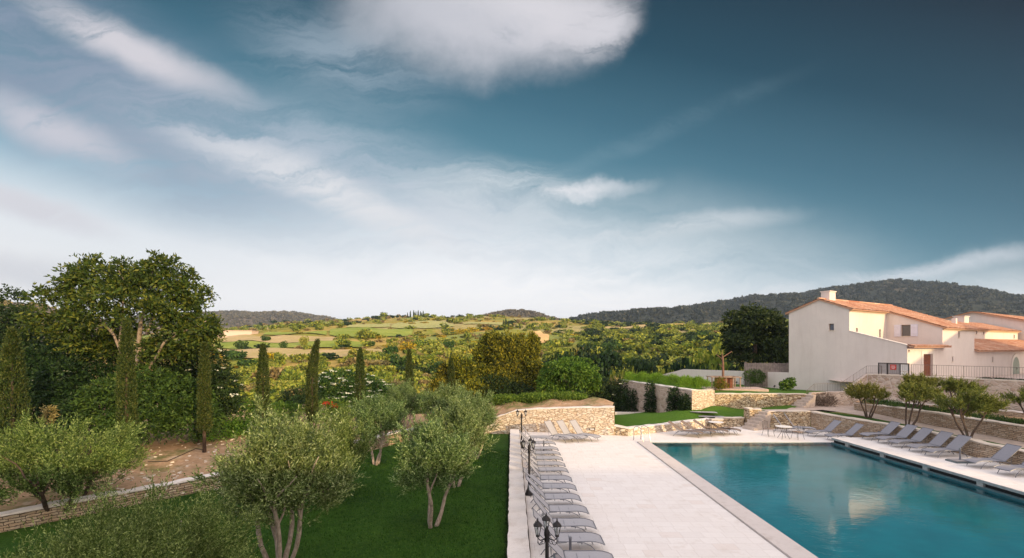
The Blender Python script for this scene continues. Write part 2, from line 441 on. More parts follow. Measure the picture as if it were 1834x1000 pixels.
M['wood_grey'] = mat_plain('wood_weathered', (0.30, 0.22, 0.17), 0.8, var=0.3)
M['wood_deck'] = mat_plain('wood_deck', (0.50, 0.38, 0.33), 0.8, var=0.15)
M['shutter'] = mat_plain('shutter_paint', (0.70, 0.70, 0.80), 0.6, var=0.05)
M['door_green'] = mat_plain('door_paint_green', (0.28, 0.34, 0.29), 0.6, var=0.1)
M['glass'] = mat_plain('window_glass', (0.06, 0.07, 0.09), 0.08, spec=0.8)
M['dark'] = mat_plain('slot_shade', (0.02, 0.022, 0.024), 0.8)  # near-black stands in for shade inside the gutter and overflow slot
M['iron'] = mat_plain('black_iron', (0.018, 0.016, 0.017), 0.45, metal=0.2)
M['rail'] = mat_plain('railing_iron', (0.20, 0.165, 0.15), 0.5, metal=0.3)
M['steel'] = mat_plain('polished_steel', (0.50, 0.49, 0.48), 0.25, metal=1.0, var=0.03)
M['alu'] = mat_plain('lounger_aluminium', (0.17, 0.18, 0.21), 0.4, metal=0.4, var=0.05)
M['sling'] = mat_plain('lounger_fabric', (0.385, 0.385, 0.415), 0.75, var=0.06, scale=20)
M['sling_dark'] = mat_plain('lounger_fabric_dark', (0.275, 0.275, 0.31), 0.75, var=0.06, scale=20)
M['tray'] = mat_plain('parasol_tray', (0.16, 0.20, 0.22), 0.5, metal=0.4)
M['plastic_white'] = mat_plain('white_plastic', (0.8, 0.78, 0.76), 0.5, var=0.04)
M['red'] = mat_plain('red_notice', (0.62, 0.05, 0.04), 0.6, var=0.1)
M['panel_grey'] = mat_plain('grey_panel', (0.38, 0.35, 0.345), 0.6)
M['fence_wood'] = mat_plain('fence_wood', (0.27, 0.22, 0.20), 0.9, var=0.35, scale=3)
M['bark_olive'] = mat_bark('bark_olive', (0.30, 0.24, 0.20), (0.52, 0.44, 0.38))
M['bark_pale'] = mat_bark('bark_pale', (0.26, 0.21, 0.17), (0.42, 0.35, 0.29))
M['bark_dark'] = mat_bark('bark_dark', (0.07, 0.05, 0.04), (0.15, 0.11, 0.085))
M['bark_red'] = mat_bark('bark_red', (0.15, 0.085, 0.06), (0.27, 0.16, 0.115))
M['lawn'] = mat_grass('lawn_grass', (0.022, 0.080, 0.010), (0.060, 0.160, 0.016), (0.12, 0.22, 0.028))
M['lawn_sun'] = mat_grass('lawn_grass_sunlit', (0.065, 0.17, 0.02), (0.11, 0.24, 0.025), (0.16, 0.27, 0.035))  # brighter copy of the lawn, sunlight put into the green
L_ = mat_leaf
M['olive'] = L_('leaf_olive', [(0.045, 0.085, 0.022), (0.105, 0.17, 0.045), (0.19, 0.28, 0.085), (0.46, 0.56, 0.28)], 0.25, 0.5)
M['olive_fresh'] = L_('leaf_olive_fresh', [(0.035, 0.072, 0.014), (0.085, 0.15, 0.030), (0.16, 0.24, 0.055), (0.40, 0.50, 0.18)], 0.3, 0.5)
M['olive_warm'] = L_('leaf_olive_warm', [(0.06, 0.09, 0.018), (0.14, 0.17, 0.028), (0.24, 0.25, 0.045), (0.36, 0.35, 0.09)], 0.25)
M['cypress'] = L_('leaf_cypress', [(0.012, 0.026, 0.007), (0.028, 0.055, 0.011), (0.06, 0.095, 0.02), (0.12, 0.13, 0.035)], 0.15)
M['walnut'] = L_('leaf_walnut', [(0.014, 0.036, 0.007), (0.036, 0.078, 0.013), (0.070, 0.125, 0.020), (0.17, 0.20, 0.03)], 0.3)
M['darkgreen'] = L_('leaf_dark', [(0.008, 0.022, 0.007), (0.018, 0.045, 0.012), (0.045, 0.085, 0.02)], 0.2)
M['midgreen'] = L_('leaf_mid', [(0.018, 0.05, 0.010), (0.045, 0.10, 0.02), (0.11, 0.19, 0.035)], 0.3)
M['bright'] = L_('leaf_bright', [(0.03, 0.085, 0.012), (0.085, 0.18, 0.02), (0.20, 0.31, 0.045)], 0.3)
M['yellowgreen'] = L_('leaf_yellowgreen', [(0.022, 0.040, 0.008), (0.09, 0.11, 0.014), (0.22, 0.22, 0.02), (0.38, 0.33, 0.03)], 0.3)
M['oaky'] = L_('leaf_oak', [(0.028, 0.055, 0.012), (0.12, 0.18, 0.026), (0.25, 0.31, 0.04), (0.42, 0.43, 0.06)], 0.25)
M['scrub'] = L_('leaf_scrub', [(0.06, 0.09, 0.018), (0.20, 0.25, 0.038), (0.35, 0.38, 0.055), (0.52, 0.49, 0.11)], 0.25)
M['browny'] = L_('leaf_brown', [(0.10, 0.080, 0.030), (0.25, 0.20, 0.075), (0.42, 0.34, 0.14)], 0.25)
M['broom'] = L_('flower_broom', [(0.42, 0.28, 0.012), (0.56, 0.38, 0.015), (0.20, 0.20, 0.03), (0.16, 0.17, 0.04)], 0.2)
M['flower'] = L_('flower_white', [(0.62, 0.66, 0.50), (0.80, 0.80, 0.70)], 0.2)
M['hedge'] = L_('leaf_hedge', [(0.13, 0.25, 0.02), (0.20, 0.35, 0.03), (0.28, 0.43, 0.05)], 0.35)
M['purple'] = L_('leaf_purple', [(0.12, 0.075, 0.065), (0.18, 0.12, 0.10), (0.14, 0.13, 0.07)], 0.2)
M['poppy'] = L_('flower_red', [(0.45, 0.04, 0.02), (0.6, 0.08, 0.02)], 0.2)
# ================================================================ setting
def mat_paving(name, c1, c2, c3, joint, bw=0.62, rh=0.42):
    m, nt, N = nodes(name)
    g = N('ShaderNodeTexCoord').outputs['Object']
    b = N('ShaderNodeTexBrick', {'Vector': g, 'Color1': (0, 0, 0), 'Color2': (1, 1, 1), 'Mortar': (.5, .5, .5), 'Scale': 1.0, 'Mortar Size': 0.006, 'Mortar Smooth': 0.2, 'Brick Width': bw, 'Row Height': rh})
    b.offset = 0.43; b.squash = 0.75; b.squash_frequency = 2
    c = mixc(N, b.outputs['Color'], c1, c2)
    n = noise_(N, g, 0.35, 5, 0.6)
    c = mixc(N, rng_(N, n.outputs[0], 0.4, 0.7, 0, 0.55), c, c3)
    sel = rng_(N, b.outputs['Color'], 0.965, 0.97, 0.0, 0.22)
    c = mixc(N, sel, c, (0.62, 0.47, 0.38))
    n2 = noise_(N, g, 9, 6, 0.7)
    c = mixc(N, rng_(N, n2.outputs[0], 0.5, 0.8, 0, 0.3), c, tuple(x * 0.7 for x in c3))
    n3 = noise_(N, g, 1.6, 4, 0.7)
    c = mixc(N, rng_(N, n3.outputs[0], 0.55, 0.70, 0, 0.40), c, (0.62, 0.54, 0.47))
    c = mixc(N, b.outputs['Fac'], c, joint)
    finish(nt, N, c, 0.75, n2.outputs[0], 0.2, 0.01, spec=0.25)
    return m
M['paving'] = mat_paving('paving_limestone', (0.83, 0.79, 0.765), (0.885, 0.85, 0.825), (0.82, 0.76, 0.715), (0.66, 0.605, 0.565))
M['path'] = mat_plain('path_sand', (0.47, 0.38, 0.32), 0.9, var=0.18, scale=3)
M['terrace'] = mat_plain('terrace_paving', (0.58, 0.48, 0.42), 0.9, var=0.12, scale=2)

def mat_water():
    m, nt, N = nodes('pool_water')
    g = N('ShaderNodeTexCoord').outputs['Object']
    mp = N('ShaderNodeMapping', {'Vector': g, 'Scale': (0.8, 1.3, 1)})
    a = noise_(N, mp.outputs[0], 2.6, 3, 0.55); b = noise_(N, mp.outputs[0], 8.0, 3, 0.6)
    amp = noise_(N, g, 0.22, 2, 0.5)
    h = N('ShaderNodeMath', {0: b.outputs[0], 1: 0.42, 2: a.outputs[0]}, operation='MULTIPLY_ADD').outputs[0]
    h = N('ShaderNodeMath', {0: h, 1: rng_(N, amp.outputs[0], 0.35, 0.65, 0.35, 1.1)}, operation='MULTIPLY').outputs[0]
    bmp = N('ShaderNodeBump', {'Height': h, 'Strength': 0.42, 'Distance': 0.022})
    gl = N('ShaderNodeBsdfGlass', {'Roughness': 0.0, 'IOR': 1.55, 'Normal': bmp.outputs[0]})
    N('ShaderNodeOutputMaterial', {'Surface': gl.outputs[0]})
    return m
M['water'] = mat_water()

def mat_soil():
    m, nt, N = nodes('soil')
    g = N('ShaderNodeTexCoord').outputs['Object']
    a = noise_(N, g, 0.5, 6, 0.65); b = noise_(N, g, 5, 6, 0.7); c_ = noise_(N, g, 1.6, 5, 0.6)
    c = mixc(N, rng_(N, b.outputs[0], 0.3, 0.7), (0.34, 0.21, 0.12), (0.56, 0.38, 0.24))
    c = mixc(N, rng_(N, a.outputs[0], 0.5, 0.62, 0, 0.75), c, (0.08, 0.13, 0.03))
    c = mixc(N, rng_(N, c_.outputs[0], 0.58, 0.66, 0, 0.5), c, (0.62, 0.50, 0.38))
    finish(nt, N, c, 0.95, b.outputs[0], 0.9, 0.08, spec=0.1)
    return m
M['soil'] = mat_soil()

def mat_terrain():
    m, nt, N = nodes('hillside_ground')
    g = N('ShaderNodeTexCoord').outputs['Object']
    mp = N('ShaderNodeMapping', {'Vector': g, 'Scale': (1, 0.55, 1)})
    f = noise_(N, mp.outputs[0], 0.009, 5, 0.55)
    r = N('ShaderNodeValToRGB', {0: f.outputs[0]})
    cr = r.color_ramp
    st = [(0.30, (0.17, 0.20, 0.03)), (0.42, (0.34, 0.29, 0.05)), (0.48, (0.50, 0.36, 0.11)), (0.54, (0.26, 0.29, 0.04)), (0.62, (0.52, 0.36, 0.13)), (0.72, (0.26, 0.24, 0.05))]
    while len(cr.elements) < len(st): cr.elements.new(0.5)
    for e, (p, c) in zip(cr.elements, st): e.position = p; e.color = (*c, 1)
    vo = N('ShaderNodeTexVoronoi', {'Vector': N('ShaderNodeMapping', {'Vector': g, 'Scale': (0.5, 1, 1)}).outputs[0], 'Scale': 0.018})
    sp = N('ShaderNodeSeparateColor', {0: vo.outputs['Color']})
    field = mixc(N, sp.outputs[0], (0.22, 0.32, 0.05), (0.58, 0.44, 0.22))
    wv = N('ShaderNodeTexWave', {'Vector': g, 'Scale': 0.35, 'Distortion': 1.0}, bands_direction='X')
    field = mixc(N, N('ShaderNodeMath', {0: wv.outputs['Fac'], 1: 0.3}, operation='MULTIPLY').outputs[0], field, (0.20, 0.22, 0.07))
    c = mixc(N, rng_(N, sp.outputs[1], 0.35, 0.45), r.outputs[0], field)
    b = noise_(N, g, 0.35, 6, 0.7)
    c = mixc(N, rng_(N, b.outputs[0], 0.45, 0.66, 0, 0.65), c, (0.13, 0.12, 0.045))
    finish(nt, N, c, 0.95, b.outputs[0], 1.0, 0.6, spec=0.05)
    return m
M['terrain'] = mat_terrain()
def mat_hill(name, c1, c2, c3):
    m, nt, N = nodes(name)
    g = N('ShaderNodeTexCoord').outputs['Object']
    a = noise_(N, g, 0.012, 5, 0.6); b = noise_(N, g, 0.12, 5, 0.7)
    c = mixc(N, rng_(N, b.outputs[0], 0.35, 0.65), c1, c2)
    c = mixc(N, rng_(N, a.outputs[0], 0.55, 0.65, 0, 0.8), c, c3)
    finish(nt, N, c, 0.95, b.outputs[0], 1.0, 4.0, spec=0.05)
    return m
M['hill'] = mat_hill('wooded_hill', (0.030, 0.042, 0.034), (0.075, 0.075, 0.055), (0.17, 0.14, 0.10))

M['hill_pale'] = mat_hill('scrubby_hill', (0.13, 0.11, 0.08), (0.22, 0.18, 0.13), (0.32, 0.25, 0.17))
def struct(o, label=None):
    o['kind'] = 'structure'
    if label: o['label'] = label
    return o

# --- one ground sheet to the horizon
HP = [(-200, .0), (-100, .05), (200, .45), (330, .60), (400, .66), (500, .82), (620, 1.0), (740, 1.07), (860, 1.03), (960, 0.97), (1100, .84), (1300, .86), (1500, .9), (1900, .9), (2600, .6)]
YP = [(-9000, -1.6), (34, -1.6), (44, -2.2), (58, -2.8), (75, -2.3), (100, -0.4), (140, 3.4), (175, 7.0), (220, 11.4), (300, 19), (400, 27.5), (500, 35.0), (540, 36), (640, 22), (900, 10), (9000, 0)]
def terr(x, y):
    z0 = np.interp(y, [a for a, b in YP], [b for a, b in YP])
    ang = 917 + 860 * x / np.maximum(y, 30)
    k = np.interp(ang, [a for a, b in HP], [b for a, b in HP])
    t = np.clip((y - 90) / 200, 0, 1)
    z = z0 * (1 - t + t * k)
    far = np.clip((y - 70) / 120, 0, 1)
    z = z + far * (1.6 * np.sin(x * .021 + 1.3) * np.sin(y * .017 + .5) + 0.9 * np.sin(x * .06 + y * .031) + 0.5 * np.sin(x * .13 - y * .09))
    # rise on the right behind the houses
    z = z + 6.0 * np.clip((x - 30) / 40, 0, 1) * np.clip((y - 48) / 30, 0, 1) * np.clip((200 - y) / 100, 0, 1)
    return z
def tz(x, y): return float(terr(np.array([x]), np.array([y]))[0])
xs = np.concatenate([-np.geomspace(2300, 420, 22), np.linspace(-400, 400, 181), np.geomspace(420, 2300, 22)])
ys = np.concatenate([np.linspace(-300, -140, 4), np.linspace(-120, 30, 12), np.linspace(36, 260, 100), np.linspace(265, 700, 90), np.geomspace(740, 2400, 20)])
X, Y = np.meshgrid(xs, ys)
Z = terr(X, Y)
g = MB(); g.grid([[(X[i, j], Y[i, j], Z[i, j]) for j in range(len(xs))] for i in range(len(ys))])
struct(g.build('ground', M['terrain'], smooth=True))

# --- far hills
def hill(name, prof, Yr, depth, foot, amp, seed, mat=None):
    pts = []
    px0, px1 = prof[0][0], prof[-1][0]
    cols = np.arange(px0, px1 + 1, 4.0)
    ridge = np.interp(cols, [a for a, b in prof], [b for a, b in prof])
    rows = []
    for k in range(15):
        t = k / 10.0           # 0 foot .. 1 ridge .. 1.4 behind
        row = []
        for c, r in zip(cols, ridge):
            top = EY + (HY - r) * Yr / FP
            s = math.sin(min(t, 1.0) * math.pi / 2) ** 0.9
            z = foot + (top - foot) * (s if t <= 1 else max(0, 1 - (t - 1) * 1.8))
            yy_ = Yr - depth * (1 - t)
            xx = (c - CX) * Yr / FP
            n = mnoise.noise(Vector((xx * 0.006, yy_ * 0.006, seed))) + 0.5 * mnoise.noise(Vector((xx * 0.02, yy_ * 0.02, seed)))
            z += n * amp * (1 - abs(s - .5) * 1.2 if t < 1 else 0.2)
            row.append((xx, yy_, z))
        rows.append(row)
    m = MB(); m.grid(rows)
    o = struct(m.build(name, M[mat or 'hill'], smooth=True))
    return rows
HILLS = [
 hill('hills', [(250, 600), (300, 578), (340, 567), (400, 564), (450, 564), (500, 565), (540, 563), (580, 569), (615, 576), (660, 590), (700, 604)], 1500, 500, 10, 22, 3.1, 'hill_pale'),
 hill('hills', [(820, 592), (858, 575), (880, 566), (915, 560), (945, 561), (975, 569), (1010, 579), (1060, 596)], 1000, 320, 12, 10, 7.7, 'hill_pale'),
 hill('hills', [(960, 600), (1015, 577), (1060, 566), (1110, 562), (1150, 558), (1200, 555), (1250, 550), (1300, 542), (1360, 535), (1420, 529), (1470, 519), (1520, 514), (1560, 516), (1600, 519), (1650, 529), (1720, 539), (1780, 546), (1834, 546), (1900, 552), (2050, 570), (2300, 590)], 1050, 480, 14, 20, 12.3),
 hill('hills', [(-260, 560), (-120, 545), (-20, 541), (40, 543), (90, 552), (160, 572), (230, 596)], 420, 150, 10, 8, 5.2, 'hill_pale'),
]

def poly_patch(name, poly, zf, mat, step=0.7):
    poly = [Vector(p) for p in poly]
    xs_ = [p.x for p in poly]; ys_ = [p.y for p in poly]
    bound = []
    n = len(poly)
    for i in range(n):
        a, b = poly[i], poly[(i + 1) % n]
        k = max(1, int((b - a).length / step))
        for j in range(k): bound.append(a.lerp(b, j / k))
    def inside(x, y):
        r = False
        for i in range(n):
            a, b = poly[i], poly[(i + 1) % n]
            if (a.y > y) != (b.y > y) and x < (b.x - a.x) * (y - a.y) / (b.y - a.y) + a.x: r = not r
        return r
    pts = list(bound)
    random.seed(5)
    x = min(xs_)
    while x < max(xs_):
        y = min(ys_)
        while y < max(ys_):
            px_, py_ = x + random.uniform(-.2, .2) * step, y + random.uniform(-.2, .2) * step
            if inside(px_, py_): pts.append(Vector((px_, py_)))
            y += step
        x += step
    m_ = len(bound)
    res = delaunay_2d_cdt([Vector((p.x, p.y)) for p in pts], [], [list(range(m_))], 1, 1e-5)
    vs, fs = res[0], res[2]
    b = MB(); b.v = [(v.x, v.y, zf(v.x, v.y)) for v in vs]
    for f in fs: b.f.append(tuple(f)); b.uv += [(vs[k].x, vs[k].y) for k in f]
    return b.build(name, mat, smooth=True)
def idw(ctrl, p=2.5):
    A = np.array(ctrl, float)
    def f(x, y):
        d = (A[:, 0] - x) ** 2 + (A[:, 1] - y) ** 2 + 1e-3
        w_ = d ** (-p / 2)
        return float((A[:, 2] * w_).sum() / w_.sum())
    return f

# --- curve of the low wall left of the lawn
LW = [(-24.0, 6.5), (-18.6, 11.8), (-15.6, 14.9), (-13.6, 17.3), (-11.5, 19.9), (-8.8, 24.4), (-6.9, 28.2), (-4.6, 30.6), (-1.8, 31.7)]
LAWN_Z = -0.2
lawn_poly = [(-0.05, -2), (-0.05, 31.6), (-1.5, 31.9), (-4.7, 30.9), (-7.1, 28.4), (-9.0, 24.5), (-11.7, 20.0), (-13.8, 17.4), (-15.8, 15.0), (-18.8, 11.9), (-24.2, 6.6), (-26, -2)]
def lawn_z(x, y): return LAWN_Z + 0.03 * mnoise.noise(Vector((x * .4, y * .4, 0)))
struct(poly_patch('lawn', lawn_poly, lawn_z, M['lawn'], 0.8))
soil_ctrl = [(-15.8, 15.2, .25), (-13.8, 17.8, .2), (-11.6, 20.4, .22), (-9.2, 25, .35), (-7.2, 29, .4), (-4.6, 31.4, .7), (-3, 31.9, .7), (-1.9, 32.2, .36), (-.9, 32.05, .9), (.2, 31.85, 1.34), (1.1, 31.7, 1.42), (2, 31.5, 1.50), (3.1, 31.2, 1.56), (4.2, 31.0, 1.63), (5.2, 30.75, 1.68), (6.2, 30.45, 1.72), (-2.2, 33.8, 1.25), (0, 33.7, 1.75), (3, 33.3, 1.95), (5.6, 32.8, 2.05), (3, 34.6, 1.85), (0, 35, 1.6), (5.5, 36, 1.5), (0, 37, 1.2), (-8, 37, .2),
             (-16, 25, .5), (-25, 20, .4), (-20, 40, -.8), (-30, 50, -1.8), (-45, 20, 0.6), (0, 44, -2.2), (6, 42, -2.2), (-10, 50, -2.8), (9, 36, 0.0), (-60, 30, 0.0), (-30, 5, .4), (10, 50, -3), (8.5, 43, -2.0)]
_sf = idw(soil_ctrl)
def soil_z(x, y): return _sf(x, y) + 0.07 * mnoise.noise(Vector((x * 1.3, y * 1.3, 2))) + 0.12 * mnoise.noise(Vector((x * .3, y * .3, 5)))
soil_poly = [(-24.1, 6.9), (-18.7, 12.1), (-15.75, 15.2), (-13.75, 17.6), (-11.65, 20.2), (-8.95, 24.7), (-7.05, 28.5), (-4.7, 31.0), (-1.9, 32.1), (-.9, 31.95), (.2, 31.75), (2.05, 31.35), (4.25, 30.85), (6.3, 30.3), (7.3, 34), (8.6, 40), (9.5, 50), (-12, 54), (-60, 54), (-62, 5), (-26, 3)]
struct(poly_patch('soil_bank', soil_poly, soil_z, M['soil'], 0.9))

# --- pool deck, pool, gutter
DK = MB()
def slab(x0, x1, y0, y1, z0, z1): DK.box(x0, x1, y0, y1, z0, z1)
slab(0.50, 7.22, -2, 31.9, -0.5, 0.0)
slab(7.225, 16.6, 27.80, 33.6, -0.5, -0.003)
slab(16.602, 20.6, 27.80, 33.0, -0.5, -0.003)
deck = struct(DK.build('pool_deck', M['paving']))
c_ = MB(); c_.box(7.25, 7.93, 2, 27.79, -0.5, 0.05)
cop = struct(c_.build('pool_coping', mat_stucco('coping_pool', (0.70, 0.64, 0.61), (0.48, 0.41, 0.37)), bevel=0.015))
gm = MB(); gm.box(0.40, 0.49, -2, 31, -0.4, -0.10); struct(gm.build('gutter', M['dark']))
PX0, PX1, PY0, PY1, PZ = 7.935, 18.336, 1.5, 27.785, -1.36
wm = MB(); wm.face([(PX0, PY0, -.035), (PX1, PY0, -.035), (PX1, PY1, -.035), (PX0, PY1, -.035)]); struct(wm.build('pool_water', M['water']))
bs = MB(); e = .003
bs.face([(PX0 - e, PY0 - e, PZ - e), (PX1 + e, PY0 - e, PZ - e), (PX1 + e, PY1 + e, PZ - e), (PX0 - e, PY1 + e, PZ - e)], [(0, 0), (10, 0), (10, 26), (0, 26)])
bw2 = MB()
for q_ in (((PX0 - e, PY0 - e), (PX0 - e, PY1 + e)), ((PX0 - e, PY1 + e), (PX1 + e, PY1 + e)), ((PX1 + e, PY1 + e), (PX1 + e, PY0 - e)), ((PX1 + e, PY0 - e), (PX0 - e, PY0 - e))):
    (x0, y0), (x1, y1) = q_; bw2.face([(x0, y0, PZ - e), (x0, y0, -.02), (x1, y1, -.02), (x1, y1, PZ - e)])
M['basin'] = mat_plain('pool_basin', (0.010, 0.35, 0.43), 0.7, var=0.12, scale=0.8)  # teal floor colour stands in for light absorbed by the water
struct(bs.build('pool_floor', M['basin'])); struct(bw2.build('pool_sides', mat_plain('pool_side_tint', (0.02, 0.17, 0.22), 0.6, var=0.15, scale=3)))  # sides coloured darker in place of absorption in the water
# right bank: raised slab over an overflow slot
rb = MB(); rb.box(18.4, 24.6, 3, 27.65, 0.18, 0.30)
rbank = struct(rb.build('pool_terrace', M['paving'], bevel=0.012))
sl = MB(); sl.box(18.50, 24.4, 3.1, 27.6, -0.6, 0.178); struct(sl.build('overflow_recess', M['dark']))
lip = MB(); lip.box(18.34, 18.495, 3.05, 27.62, -1.4, 0.03)
struct(lip.build('overflow_lip', mat_plain('overflow_stone', (0.10, 0.17, 0.19), 0.5, var=0.2)))
fa = MB(); fa.box(18.385, 18.397, 3.0, 27.64, 0.185, 0.283); struct(fa.build('terrace_edge_shade', mat_plain('edge_shade_grey', (0.34, 0.37, 0.38), 0.6, var=0.2)))  # grey-blue strip added, painting the shade on the slab's front edge
SUP = mat_plain('support_block', (0.46, 0.46, 0.45), 0.8, var=0.15)
for yy_ in (26.4, 23.9, 21.4, 18.9, 16.4, 13.9, 11.4):
    sb = MB(); sb.box(-.195, -.102, -.13, .13, -.3, .162); o = sb.build('support_block', SUP); o.location = (18.6, yy_, 0.015)
    tag(o, 'short stone block propping the overhanging edge of the pool terrace', 'block', 'blocks under the terrace edge')

# --- lawn 2 (between far deck and terraces), plateau, strips, path, terraces
l2 = idw([(6.2, 30.2, .42), (7.15, 30.0, .36), (10, 31.6, .36), (13.8, 33.6, .42), (16.2, 33.6, .60), (17, 34, .72), (21.3, 36, 1.15), (13.1, 35, .93), (15.2, 36, 1.1), (9.7, 42, -.3), (8.9, 42, -.45), (12, 38, .3), (19.5, 34, 1.1)], 3)
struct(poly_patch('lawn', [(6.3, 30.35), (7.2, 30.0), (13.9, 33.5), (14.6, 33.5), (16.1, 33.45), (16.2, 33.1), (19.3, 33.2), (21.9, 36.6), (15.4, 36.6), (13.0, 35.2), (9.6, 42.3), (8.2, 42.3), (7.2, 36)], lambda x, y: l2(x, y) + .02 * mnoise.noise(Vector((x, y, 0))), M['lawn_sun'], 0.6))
pl = idw([(13.2, 35.3, 2.1), (15, 36.6, 1.98), (21.5, 36.6, 1.98), (24, 38, 1.9), (17, 40, 2.1), (24, 44, 1.68), (13, 50, 2.0), (10.3, 42, 2.35), (20, 47, 1.8), (28, 42, 1.7)], 3)
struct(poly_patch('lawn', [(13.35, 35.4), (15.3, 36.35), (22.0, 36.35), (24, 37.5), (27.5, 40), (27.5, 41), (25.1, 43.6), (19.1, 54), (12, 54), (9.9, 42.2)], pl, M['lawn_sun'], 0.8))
# terrace top above the far wall + path going right
tp = idw([(17, 33, 1.16), (20, 33, 1.16), (22, 36, 1.05), (26.5, 37, 1.0), (23, 28, 1.0), (23, 20, 1.0), (30, 30, 1.1)], 3)
struct(poly_patch('path', [(16.4, 32.95), (20.2, 32.75), (21.6, 33.5), (22.75, 30.5), (22.75, 27.6), (22.6, 24), (22.75, 10), (24.25, 10), (24.25, 34), (27.6, 37.4), (25, 38.6), (22.2, 37.0), (19.2, 33.6), (16.4, 33.4)], tp, M['path'], 0.7))
struct(poly_patch('grass_strip', [(20.3, 32.7), (21.5, 33.5), (22.76, 30.5), (22.76, 27.6), (22.6, 24), (22.76, 10), (22.0, 10), (22.05, 22.5), (21.95, 27.2), (21.15, 29.5)], lambda x, y: 1.03 + .03 * mnoise.noise(Vector((x * 2, y * 2, 0))), M['lawn'], 0.5))
struct(poly_patch('planting_bed', [(24.3, 10), (24.3, 34), (27.0, 36.7), (30.8, 28.9), (34, 20), (34, 10)], lambda x, y: 1.62 - 0.3 * max(0, min(1, (x - 25.5) / 2.5)), M['soil'], 0.8))
up = MB(); 
for q in ([(27.9, 37.3, 2.72), (31.4, 29.6, 2.72), (38, 16, 2.74), (60, 22, 2.8), (62, 52, 2.8), (45, 62, 2.8), (27.0, 41.5, 2.72), (26.4, 38.6, 2.72)],): up.face(q)
up_o = struct(up.build('upper_terrace', M['terrace']))
for v_ in ():
    pass
# ================================================================ walls
random.seed(11)
def stone_wall(path, ztop, zbase, thick, mat, label, group=None, name='stone_wall', side=1, coping=None, cap=0.06, rough_=0.02, over=0.03, rag=0.025):
    """path: 2-D points of the visible face; side=+1 puts the body to the left of the walking direction."""
    P = [Vector(p) for p in path]; n = len(P)
    zt = ztop if hasattr(ztop, '__len__') else [ztop] * n
    zb = zbase if hasattr(zbase, '__len__') else [zbase] * n
    S = []; L = 0
    for i in range(n - 1):
        seg = (P[i + 1] - P[i]).length; k = max(1, int(seg / 0.3))
        for j in range(k):
            t = j / k
            S.append((P[i].lerp(P[i + 1], t), zt[i] + (zt[i + 1] - zt[i]) * t, zb[i] + (zb[i + 1] - zb[i]) * t, L + seg * t, (P[i + 1] - P[i]).normalized()))
        L += seg
    S.append((P[-1], zt[-1], zb[-1], L, (P[-1] - P[-2]).normalized()))
    # smooth the normals
    nr = []
    for i, s in enumerate(S):
        d = s[4].copy()
        if i: d += S[i - 1][4]
        d.normalize(); nr.append(Vector((-d.y, d.x)) * side)
    cap_h = cap if coping else 0.0
    root = empty(name, (P[0].x, P[0].y, min(zb)), 0, label, 'wall', group)
    org = Vector((P[0].x, P[0].y, min(zb)))
    b = MB()
    rows = 5
    front, fuv, back, buv = [], [], [], []
    for r in range(rows + 1):
        fr, fu, br, bu = [], [], [], []
        for i, (p, a, z0, l, d) in enumerate(S):
            t = r / rows; h = a - cap_h - z0
            jt = random.uniform(-rough_, rough_)
            q = p + nr[i] * jt
            fr.append((q.x - org.x, q.y - org.y, z0 + h * t - org.z)); fu.append((l, z0 + h * t))
            q = p + nr[i] * (thick + random.uniform(-rough_, rough_))
            br.append((q.x - org.x, q.y - org.y, z0 + h * t - org.z)); bu.append((l + 1.7, z0 + h * t))
        front.append(fr); fuv.append(fu); back.append(br); buv.append(bu)
    b.grid(front, fuv, flip=(side < 0)); b.grid(back, buv, flip=(side > 0))
    for e in (0, -1):
        b.grid([[front[r][e], back[r][e]] for r in range(rows + 1)], [[(0, fuv[r][e][1]), (thick, fuv[r][e][1])] for r in range(rows + 1)], flip=(e == 0) == (side > 0))
    b.grid([front[-1], back[-1]], [[(l[0], 0) for l in fuv[-1]], [(l[0], thick) for l in fuv[-1]]], flip=(side < 0))
    b.build('masonry', mat, root)
    if coping:
        c = MB()
        prof = [(-over, 0), (-over, 1), (thick + over, 1), (thick + over, 0)]
        rws = [[] for _ in range(4)]
        k0 = 0
        tj = 0
        for i, (p, a, z0, l, d) in enumerate(S):
            if i % 2 == 0: tj = random.uniform(-rag, rag)
            for q_, (o_, hh) in enumerate(prof):
                v = p + nr[i] * (o_ + random.uniform(-.018, .018))
                rws[q_].append((v.x - org.x, v.y - org.y, a - cap_h + 0.002 - org.z + (cap_h + tj) * hh))
        c.grid(rws + [rws[0]], None, flip=(side < 0))
        for e in (0, -1):
            f = [rws[k][e] for k in range(4)]; c.face(f if e == 0 else f[::-1])
        c.build('coping', coping, root)
    return root

stone_wall([(0.42, -2), (0.42, 30.6)], 0.27, -0.5, 0.50, M['stone_pale'], 'long low white-topped stone wall between the dark lawn and the row of loungers', side=1, coping=M['coping_white'], cap=0.09, name='low_stone_wall', rough_=.015)
stone_wall(LW, [.30, .33, .36, .36, .36, .42, .48, .62, .9], -0.5, 0.36, M['stone_grey'], 'curving low stone wall with whitish cap between the lawn and the bare soil bank', side=1, coping=M['coping_white'], cap=0.07, name='low_stone_wall', rough_=.03, rag=.04)
